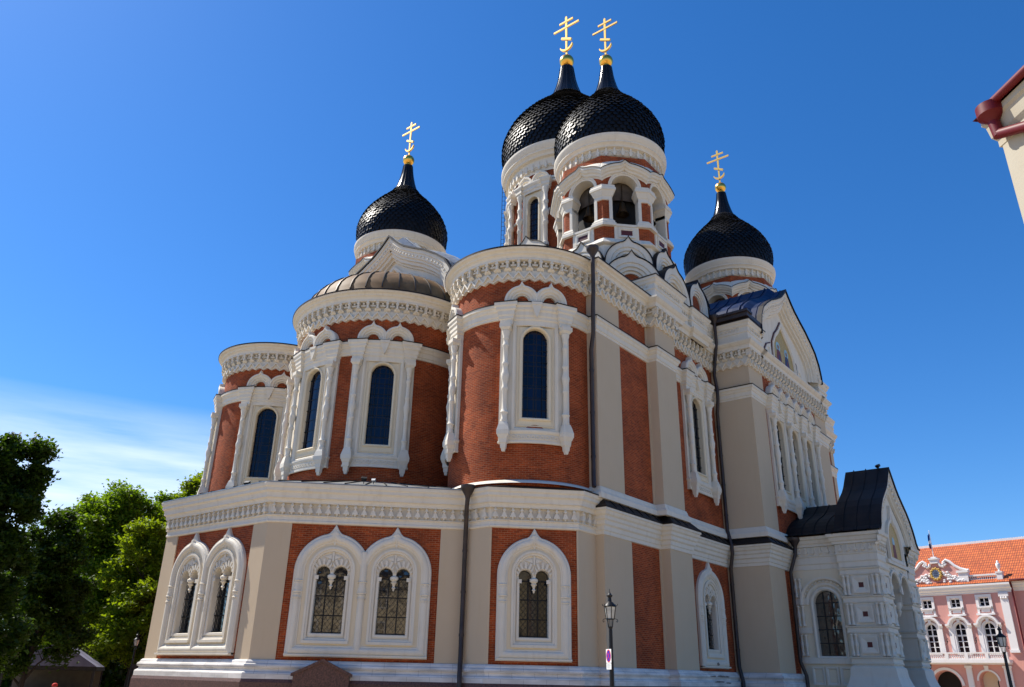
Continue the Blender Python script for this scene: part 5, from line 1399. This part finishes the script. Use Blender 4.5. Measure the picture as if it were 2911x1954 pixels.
for k in range(140): b.box(-18.4+k*.3, -18.2+k*.3, 18.5, 18.56, -7.1, -6.9, 1)
b.add([(-3, 12.7, .3), (2.6, 12.7, .3), (2.6, 14.0, -2), (-3, 14.0, -2)], [(0, 1, 2, 3)], 0)
b.build('roof', [RTILE, PWH], PAL)
b = MB(pf); b.tube([(3.12, 12.6, .3), (3.12, 12.2, .1), (3.1, 11.8, .1), (3.1, GZ, .1)], .1, 8); b.tube([(3.2, 12.78, .72), (24, 12.85, .2)], .1, 8); b.build('downpipe', [REDP], PAL)
for u, z in ((-4.85, 6.35), (-1.68, 6.4)):
    b = MB(pf); b.tube([(u, z+.35, 0), (u, z+.3, .25), (u, z-.1, .3), (u, z-.25, .5), (u, z-.3, .7)], .035, 6); b.lathe([(0, .35), (.08, .3), (.05, .1)], u, z, 6, 0); b.build('wall_bracket', [IRON], PAL)
b = MB(pf); u, z = -7.22, 3.5; b.tube([(u, z+.7, 0), (u, z+.8, .4), (u, z+.5, .5)], .03, 6); b.lathe([(.03, z+.5), (.2, z+.4), (.14, z-.05), (.05, z-.15), (0, z-.3)], u, .5, 6, 0, HZ); b.build('wall_lantern', [IRON], PAL)
# flag on the pediment
FP = empty('flagpole', pf(cu, 16.1, -.05), 0, 'white flagpole with a limp blue, black and white flag on the palace pediment', 'flagpole')
b = MB(pf); b.tube([(cu, 16.0, -.05), (cu, 19.2, -.05)], .05, 8, radii=[.06, .035]); b.lathe([(0, 19.2), (.07, 19.25), (0, 19.32)], cu, -.05, 8, 0, HZ); b.build('pole', [PWH], FP)
b = MB(pf); V = []; F = []; m = []
nx, nz2 = 6, 9
for j in range(nz2+1):
    for i in range(nx+1):
        t = i/nx; s = j/nz2
        V.append((cu-.03-.34*t*(.6+.4*s), 18.95-1.85*s+.25*t*(1-s)*-1, -.05+.16*math.sin(t*9+s*2)))
b2 = V
for j in range(nz2):
    for i in range(nx):
        o = j*(nx+1)+i; b.add([V[o], V[o+1], V[o+nx+2], V[o+nx+1]], [(0, 1, 2, 3)], 0 if j < 4 else (1 if j < 6 else 2))
b.build('flag', [mat('flag blue', (0.01, 0.05, 0.30), 0.8), mat('flag white', (0.8, 0.8, 0.82), 0.8), mat('flag dark', (0.015, 0.02, 0.12), 0.8)], FP)

# ================================================================== house at the right edge
YEL = mat('ochre house stucco', (0.40, 0.31, 0.16), 0.9, build=weather(0.2, 0.8, 0.3, 0.15, 20)); YWH = mat('house trim', (0.46, 0.41, 0.31), 0.85, build=weather(0.2, 1.2, 0.35, 0.1, 20))
HS = empty('ochre_house', (24, 41, GZ), 0, 'ochre house corner with a dark red gutter and hopper at the right edge', 'house')
hf = flat(19.66, 37.47, -45)
b = MB(hf); b.box(0, 26, GZ-.3, 10.95, -12, 0, 0); b.build('wall', [YEL], HS)
b = MB(hf); b.box(-.06, .42, GZ-.3, 10.5, -.06, .05, 1); b.box(.42, .50, GZ-.3, 10.5, -.06, .025, 0); b.box(1.1, 1.3, GZ-.3, 10.2, -.05, .03, 1); b.box(1.3, 26, 9.9, 10.15, -.05, .04, 1)
b.build('corner_strip', [YEL, YWH], HS)
b = MB(hf); b.sweep([(26, 0), (-.06, 0), (-.06, -12)], [(-.1, 10.45), (.06, 10.48), (.06, 10.6), (.12, 10.7), (.15, 10.95), (.19, 11.0), (.19, 11.12), (-.3, 11.2)], False, 0, HZ); b.build('cornice', [YWH], HS)
b = MB(hf); b.add([(-.3, 11.16, .3), (26, 11.16, .3), (22, 14.5, -6), (3, 14.5, -6), (-.3, 11.16, -12), (26, 11.16, -12)], [(0, 1, 2, 3), (0, 3, 4), (3, 2, 5, 4), (1, 5, 2)], 0); b.build('roof', [mat('dark red sheet', (0.10, 0.012, 0.012), 0.45, 0.2)], HS)
b = MB(hf); b.tube([(.0, 11.2, .26), (26, 11.2, .26)], .075, 10); b.tube([(-.22, 11.2, .1), (-.22, 11.2, -12)], .075, 10)
b.lathe([(.085, 10.80), (.10, 10.88), (.21, 10.98), (.235, 11.0), (.235, 11.20), (.20, 11.22), (.18, 11.12), (0, 11.1)], .07, .22, 20, 0, HZ)
b.tube([(.07, 10.86, .22), (.09, 10.55, .2)], .10, 10); b.tube([(.08, 10.60, .2), (.92, 10.22, .12), (1.0, 10.05, .12), (1.0, GZ, .12)], .095, 10)
b.build('gutter', [REDP], HS)

# pale townhouse across the street, mirrored in the lower windows
YT2 = mat('pale yellow stucco', (0.68, 0.54, 0.33), 0.9, build=weather(0.12, 0.4, 0.12, 0.05, 10))
TH = empty('townhouse', (50, 56, GZ), 0, 'pale yellow townhouse seen only mirrored in the cathedral window panes', 'house')
tf = flat(49, 53, 225)
b = MB(tf); hol = [[(u-.6, z), (u+.6, z), (u+.6, z+2), (u-.6, z+2)] for u in range(-24, 25, 4) for z in (1.2, 5.2, 9.0)]
b.poly([(-28, GZ-.3), (28, GZ-.3), (28, 12.6), (-28, 12.6)], 0, 0, hol); b.box(-28, 28, GZ-.3, 12.6, -12, -.4, 0); b.build('wall', [YT2], TH)
for u in range(-24, 25, 4):
    for z in (1.2, 5.2, 9.0):
        b = MB(tf); b.sweep([(u-.6, z), (u+.6, z), (u+.6, z+2), (u-.6, z+2)], [(.15, 0), (.15, .08), (0, .08), (0, -.3)], True, 0); b.box(u-.04, u+.04, z, z+2, -.25, -.18, 0); b.box(u-.6, u+.6, z+1.2, z+1.28, -.25, -.18, 0); w = b.build('window', [PWH], TH)
        b = MB(tf); b.poly([(u-.7, z-.1), (u+.7, z-.1), (u+.7, z+2.1), (u-.7, z+2.1)], -.24, 0); b.build('pane', [GLASS], w)
b = MB(tf); b.add([(-28.6, 12.5, .7), (28.6, 12.5, .7), (28.6, 17, -6), (-28.6, 17, -6), (-28.6, 12.5, -12.6), (28.6, 12.5, -12.6)], [(0, 1, 2, 3), (3, 2, 5, 4), (0, 3, 4), (1, 5, 2)], 0); b.build('roof', [ROOF], TH)

# ================================================================== trees on the left
def leafmat(name, c):
    def f(nt, b, base):
        N, L = nodes(nt)
        g = N('ShaderNodeNewGeometry'); n = N('ShaderNodeTexNoise'); n.inputs['Scale'].default_value = 0.8; n.inputs['Detail'].default_value = 5; L(g.outputs['Position'], n.inputs['Vector'])
        hv = N('ShaderNodeHueSaturation'); hv.inputs['Color'].default_value = (*base, 1)
        mr = N('ShaderNodeMapRange'); mr.inputs['From Min'].default_value = .3; mr.inputs['From Max'].default_value = .7; mr.inputs['To Min'].default_value = .7; mr.inputs['To Max'].default_value = 1.3
        L(n.outputs['Fac'], mr.inputs['Value']); L(mr.outputs[0], hv.inputs['Value']); L(hv.outputs[0], b.inputs['Base Color'])
        tr = N('ShaderNodeBsdfTranslucent'); tr.inputs['Color'].default_value = (min(base[0]*2.0, 1), min(base[1]*1.9, 1), base[2]*.5, 1)
        ms = N('ShaderNodeMixShader'); ms.inputs[0].default_value = .55
        out = nt.nodes['Material Output']; L(b.outputs[0], ms.inputs[1]); L(tr.outputs[0], ms.inputs[2]); L(ms.outputs[0], out.inputs['Surface'])
    return mat(name, c, .55, spec=.3, build=f)
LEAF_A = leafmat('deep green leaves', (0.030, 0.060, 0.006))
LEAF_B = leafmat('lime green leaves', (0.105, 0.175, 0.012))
LEAF_C = leafmat('yellow green leaves', (0.135, 0.19, 0.012))
BARK = mat('bark', (0.035, 0.027, 0.02), .95, build=varied(.4, 6, .6, (1, 1, .25)))
def tree(label, x, y, h, rx, z0, leaf, seed, lobes=9, nclump=150, per=150, ls=.17, group=None):
    """crown = several lobes; each lobe a shell of leaf clumps; trunk with limbs into the lobes"""
    rng = np.random.default_rng(seed); rn = random.Random(seed)
    T = empty('linden_tree', (x, y, GZ), 0, label, 'tree', group)
    ch = (h-z0)
    L_ = []
    for i in range(lobes):
        t = (i+.5)/lobes
        zz = z0+ch*(.12+.78*t); w = rx*(1-abs(2*t-.75)**2.2*.42)*.62
        a = i*2.4+rn.uniform(-.4, .4)
        L_.append((w*math.cos(a)*rn.uniform(.55, 1), w*math.sin(a)*rn.uniform(.55, 1), zz, rx*rn.uniform(.40, .58)*(1.05-.35*t), ch*rn.uniform(.13, .19)))
    L_.append((0, 0, z0+ch*.86, rx*.42, ch*.15)); L_.append((0, 0, z0+ch*.5, rx*.5, ch*.2))
    C_ = []
    ls *= .74; per = int(per*1.55)
    k = max(1, nclump//len(L_))
    for (lx, ly, lz, lr, lh) in L_:
        d = rng.normal(size=(k, 3)); d /= np.linalg.norm(d, axis=1)[:, None]
        d *= rng.uniform(.62, 1.08, (k, 1))
        C_.append(np.stack([lx+d[:, 0]*lr, ly+d[:, 1]*lr, lz+d[:, 2]*lh], 1))
    C_ = np.concatenate(C_); n = len(C_)
    sz = rng.uniform(.35, .75, n)*rx/4.2
    ctr = np.repeat(C_, per, 0)+rng.normal(size=(n*per, 3))*np.repeat(sz, per)[:, None]*np.array([.62, .62, .42])
    m = len(ctr)
    nr = rng.normal(size=(m, 3)); nr[:, 2] = np.abs(nr[:, 2])+.5; nr /= np.linalg.norm(nr, axis=1)[:, None]
    t1 = np.cross(nr, rng.normal(size=(m, 3))); t1 /= np.linalg.norm(t1, axis=1)[:, None]; t2 = np.cross(nr, t1)
    s = (rng.uniform(.7, 1.3, m)*ls)[:, None]
    V = np.empty((m, 4, 3)); V[:, 0] = ctr-t1*s; V[:, 1] = ctr+t2*s*.62-nr*s*.12; V[:, 2] = ctr+t1*s*1.05; V[:, 3] = ctr-t2*s*.62-nr*s*.12
    V = V.reshape(-1, 3)
    me = bpy.data.meshes.new('crown'); me.vertices.add(m*4); me.vertices.foreach_set('co', V.ravel())
    me.loops.add(m*4); me.loops.foreach_set('vertex_index', np.arange(m*4)); me.polygons.add(m); me.polygons.foreach_set('loop_start', np.arange(m)*4); me.polygons.foreach_set('loop_total', np.full(m, 4))
    me.update(calc_edges=True); me.materials.append(leaf)
    o = bpy.data.objects.new('crown', me); COL.objects.link(o); o.parent = T; o.location = (0, 0, -GZ)
    b = MB(); tr_ = .045*h*.42
    b.tube([(0, 0, 0), (.1, .05, z0*.6), (-.05, .1, z0+ch*.3), (.05, 0, z0+ch*.75)], .3, 10, radii=[tr_*1.25, tr_*.9, tr_*.6, tr_*.15])
    for (lx, ly, lz, lr, lh) in L_[:-2]:
        zb = z0+(lz-z0)*.35
        b.tube([(0, 0, zb), (lx*.45, ly*.45, zb+(lz-zb)*.6), (lx, ly, lz)], .1, 7, radii=[tr_*.45, tr_*.28, tr_*.08])
        for q in range(3):
            a = rn.uniform(0, 6.28); b.tube([(lx*.6, ly*.6, zb+(lz-zb)*.7), (lx+lr*.7*math.cos(a), ly+lr*.7*math.sin(a), lz+lh*rn.uniform(-.3, .6))], .05, 5, radii=[tr_*.16, tr_*.03])
    b.build('trunk', [BARK], T, off=(0, 0, 0))
    return T
GT = 'trees along the left side of the square'
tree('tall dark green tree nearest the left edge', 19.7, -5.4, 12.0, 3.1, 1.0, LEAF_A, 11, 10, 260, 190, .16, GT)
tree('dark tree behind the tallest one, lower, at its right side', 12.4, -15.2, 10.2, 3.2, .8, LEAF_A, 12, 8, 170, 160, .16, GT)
tree('bright green round-topped tree in the middle of the three lit crowns', 3.2, -27.4, 15.3, 4.9, 3.0, LEAF_B, 13, 11, 330, 150, .19, GT)
tree('narrow green tree between the round-topped tree and the yellow-green one', -4.2, -32.2, 16.4, 4.2, 3.0, LEAF_B, 14, 9, 230, 150, .20, GT)
tree('yellow-green tree rising just left of the cathedral corner', -3.4, -25.4, 17.2, 4.9, 2.0, LEAF_C, 15, 11, 340, 150, .19, GT)
tree('low yellow-green tree beside the cathedral corner, in front of the tall ones', 3.2, -20.6, 11.6, 3.7, 1.8, LEAF_C, 16, 9, 230, 150, .17, GT)
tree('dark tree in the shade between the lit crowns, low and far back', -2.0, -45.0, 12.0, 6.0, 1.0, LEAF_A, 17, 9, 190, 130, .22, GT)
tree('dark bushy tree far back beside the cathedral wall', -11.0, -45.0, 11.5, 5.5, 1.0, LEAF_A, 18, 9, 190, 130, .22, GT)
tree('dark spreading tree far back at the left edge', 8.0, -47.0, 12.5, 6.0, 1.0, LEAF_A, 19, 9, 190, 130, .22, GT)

HG = empty('added_hedge', (0.0, -40.0, GZ), R_(22), 'dark leaf mass added to stand in for the shade behind the tree trunks', 'added_hedge')  # leaf mass added to darken the bright gap behind the trunks
rng = np.random.default_rng(5); m = 26000
ctr = np.stack([rng.uniform(-30, 30, m), rng.normal(0, .8, m), np.abs(rng.uniform(-.2, 1, m))*4.6+rng.normal(0, .25, m)], 1)
nr = rng.normal(size=(m, 3)); nr /= np.linalg.norm(nr, axis=1)[:, None]; t1 = np.cross(nr, rng.normal(size=(m, 3))); t1 /= np.linalg.norm(t1, axis=1)[:, None]; t2 = np.cross(nr, t1)
V = np.stack([ctr-t1*.3, ctr+t2*.2, ctr+t1*.3, ctr-t2*.2], 1).reshape(-1, 3)
b = MB(); b.v = [tuple(p) for p in V]; b.f = [[4*i, 4*i+1, 4*i+2, 4*i+3] for i in range(m)]; b.m = [0]*m; b.s = [False]*m
b.build('foliage', [LEAF_A], HG, off=(0, 0, 0))
# ================================================================== at the foot of the trees
CANV = mat('shade-dimmed white and blue canvas', (0.14, 0.14, 0.21), .8, build=varied(.45, .8, .1)); WOOD = mat('dark stained wood', (.02, .015, .012), .7, build=varied(.4, 5, .2)); BOARDC = mat('shade-dimmed cream board', (.13, .11, .08), .8, build=varied(.15, 3, .05))  # canvas and board colours darkened to carry the trees' shade
def place(name, x, y, rz, label, cat): return empty(name, (x, y, GZ), rz, label, cat)
K = place('market_stall', 9.0, -19.2, R_(55), 'market stall with a pitched white canvas roof under the trees', 'stall')
b = MB(); b.prism([(-2.7, 2.55), (2.7, 2.55), (0.3, 4.0)], -1.6, 1.6, 0, mp=lambda u, z, w: (w, u, z)); b.build('canopy', [CANV], K, off=(0, 0, 0))
b = MB(); b.box(-1.5, 1.5, -2.55, 2.55, .0, 1.05, 0); b.box(1.5, 1.62, -2.6, 2.6, 1.0, 1.12, 0); b.box(-1.45, -1.35, -2.55, 2.55, 1.0, 2.3, 0); b.build('counter', [BOARDC], K, off=(0, 0, 0))
b = MB()
for x in (-1.5, 1.5):
    for y in (-2.55, 2.55): b.box(x-.07, x+.07, y-.07, y+.07, 0, 2.5, 0)
b.box(-1.62, 1.62, -2.7, 2.7, 2.32, 2.54, 0); b.build('frame', [WOOD], K, off=(0, 0, 0))
NB = place('notice_board', 6.5, -11.9, R_(50), 'cream notice board in a dark roofed frame beside the left lamp post', 'notice board')
b = MB(); b.box(-.06, .06, -1.0, -.85, 0, 2.6, 0); b.box(-.06, .06, .85, 1.0, 0, 2.6, 0); b.box(-.14, .14, -1.1, 1.1, 2.45, 2.75, 0); b.build('frame', [WOOD], NB, off=(0, 0, 0))
b = MB(); b.box(-.03, .03, -.85, .85, .9, 2.45, 0); b.build('board', [BOARDC], NB, off=(0, 0, 0))
b = MB(); b.box(.03, .05, -.25, .3, 2.12, 2.35, 0); b.build('header_strip', [WOOD], NB, off=(0, 0, 0))
RL = place('iron_railing', 9.5, -13.5, R_(52), 'dark iron railing running behind the notice board at lower left', 'railing')
b = MB()
for z in (.5, 1.0, 1.25): b.box(-.03, .03, -8, 8, z-.035, z+.035, 0)
for k in range(9): b.box(-.05, .05, -8+k*2-.05, -8+k*2+.05, 0, 1.4, 0)
b.build('rail', [IRON], RL, off=(0, 0, 0))

# a visitor in a red cap
PR = place('person', 15.9, -3.05, R_(70), 'person in a red cap and dark jacket standing at the lower left', 'person')
def skin(name, chain, m, parent, lev=2):
    """chain: list of (xyz, radius, parent index)"""
    me = bpy.data.meshes.new(name); me.from_pydata([c[0] for c in chain], [(c[2], i) for i, c in enumerate(chain) if c[2] is not None], [])
    o = bpy.data.objects.new(name, me); COL.objects.link(o); o.parent = parent; me.materials.append(m)
    sm = o.modifiers.new('skin', 'SKIN'); me.skin_vertices.new() if not me.skin_vertices else None
    for i, c in enumerate(chain):
        sv_ = me.skin_vertices[0].data[i]; sv_.radius = (c[1], c[1]) if not isinstance(c[1], tuple) else c[1]; sv_.use_root = (i == 0)
    sb = o.modifiers.new('sub', 'SUBSURF'); sb.levels = lev; sb.render_levels = lev; sm.use_smooth_shade = True
    return o
ch = [((0, 0, .95), (.15, .11), None), ((0, 0, 1.15), (.14, .10), 0), ((0, 0, 1.36), (.17, .11), 1), ((0, 0, 1.46), (.07, .07), 2), ((0, 0, 1.53), (.055, .06), 3), ((.01, 0, 1.60), (.085, .09), 4), ((.01, 0, 1.68), (.085, .095), 5), ((0, 0, 1.76), (.06, .07), 6)]
for s in (-1, 1):
    n0 = len(ch)
    ch += [((0, s*.19, 1.40), .06, 2), ((-.02, s*.24, 1.14), .048, n0), ((.06, s*.25, .90), .036, n0+1), ((.10, s*.245, .82), (.03, .04), n0+2)]
    hb = n0+3
    for k, (dx, dy) in enumerate(((.05, -.03), (.06, -.01), (.06, .012), (.05, .03))): ch.append(((.10+dx*.6, s*.245+dy, .74-.01*(k % 2)), .011, hb))
    ch.append(((.13, s*.215, .79), .012, hb))
    n0 = len(ch); ch += [((0, s*.10, .86), .095, 0), ((.01, s*.105, .48), .062, n0), ((-.01, s*.105, .10), .045, n0+1), ((.13, s*.12, .04), .04, n0+2)]
skin('body', ch, mat('skin', (.45, .25, .17), .6), PR)
skin('jacket', [((0, 0, .93), (.175, .13), None), ((0, 0, 1.15), (.17, .125), 0), ((0, 0, 1.36), (.19, .13), 1), ((0, 0, 1.45), (.09, .09), 2), ((0, -.21, 1.40), .075, 2), ((-.02, -.25, 1.14), .062, 4), ((.05, -.255, .93), .05, 5), ((0, .21, 1.40), .075, 2), ((-.02, .25, 1.14), .062, 7), ((.05, .255, .93), .05, 8)], mat('dark jacket', (.02, .022, .03), .85), PR)
skin('trousers', [((0, 0, .95), (.16, .12), None), ((0, .105, .84), .105, 0), ((.01, .108, .48), .075, 1), ((-.01, .108, .10), .06, 2), ((0, -.105, .84), .105, 0), ((.01, -.108, .48), .075, 4), ((-.01, -.108, .10), .06, 5)], mat('blue trousers', (.03, .04, .08), .9), PR)
b = MB(); b.lathe([(.118, 1.685), (.122, 1.73), (.105, 1.79), (.06, 1.825), (0, 1.835)], .005, 0, 20); b.prism(arc(.09, 0, .095, -80, 80, 10), 1.683, 1.698); b.build('cap', [mat('red cap', (.62, .03, .015), .8)], PR, off=(0, 0, 0))

GND = mat('granite setts', (0.40, 0.32, 0.22), 0.85, build=varied(0.2, 3, 0.3))
b = MB(); b.add([(-4000, -4000, GZ), (4000, -4000, GZ), (4000, 4000, GZ), (-4000, 4000, GZ)], [(0, 1, 2, 3)], 0)
tag(b.build('ground', [GND]), kind='structure')
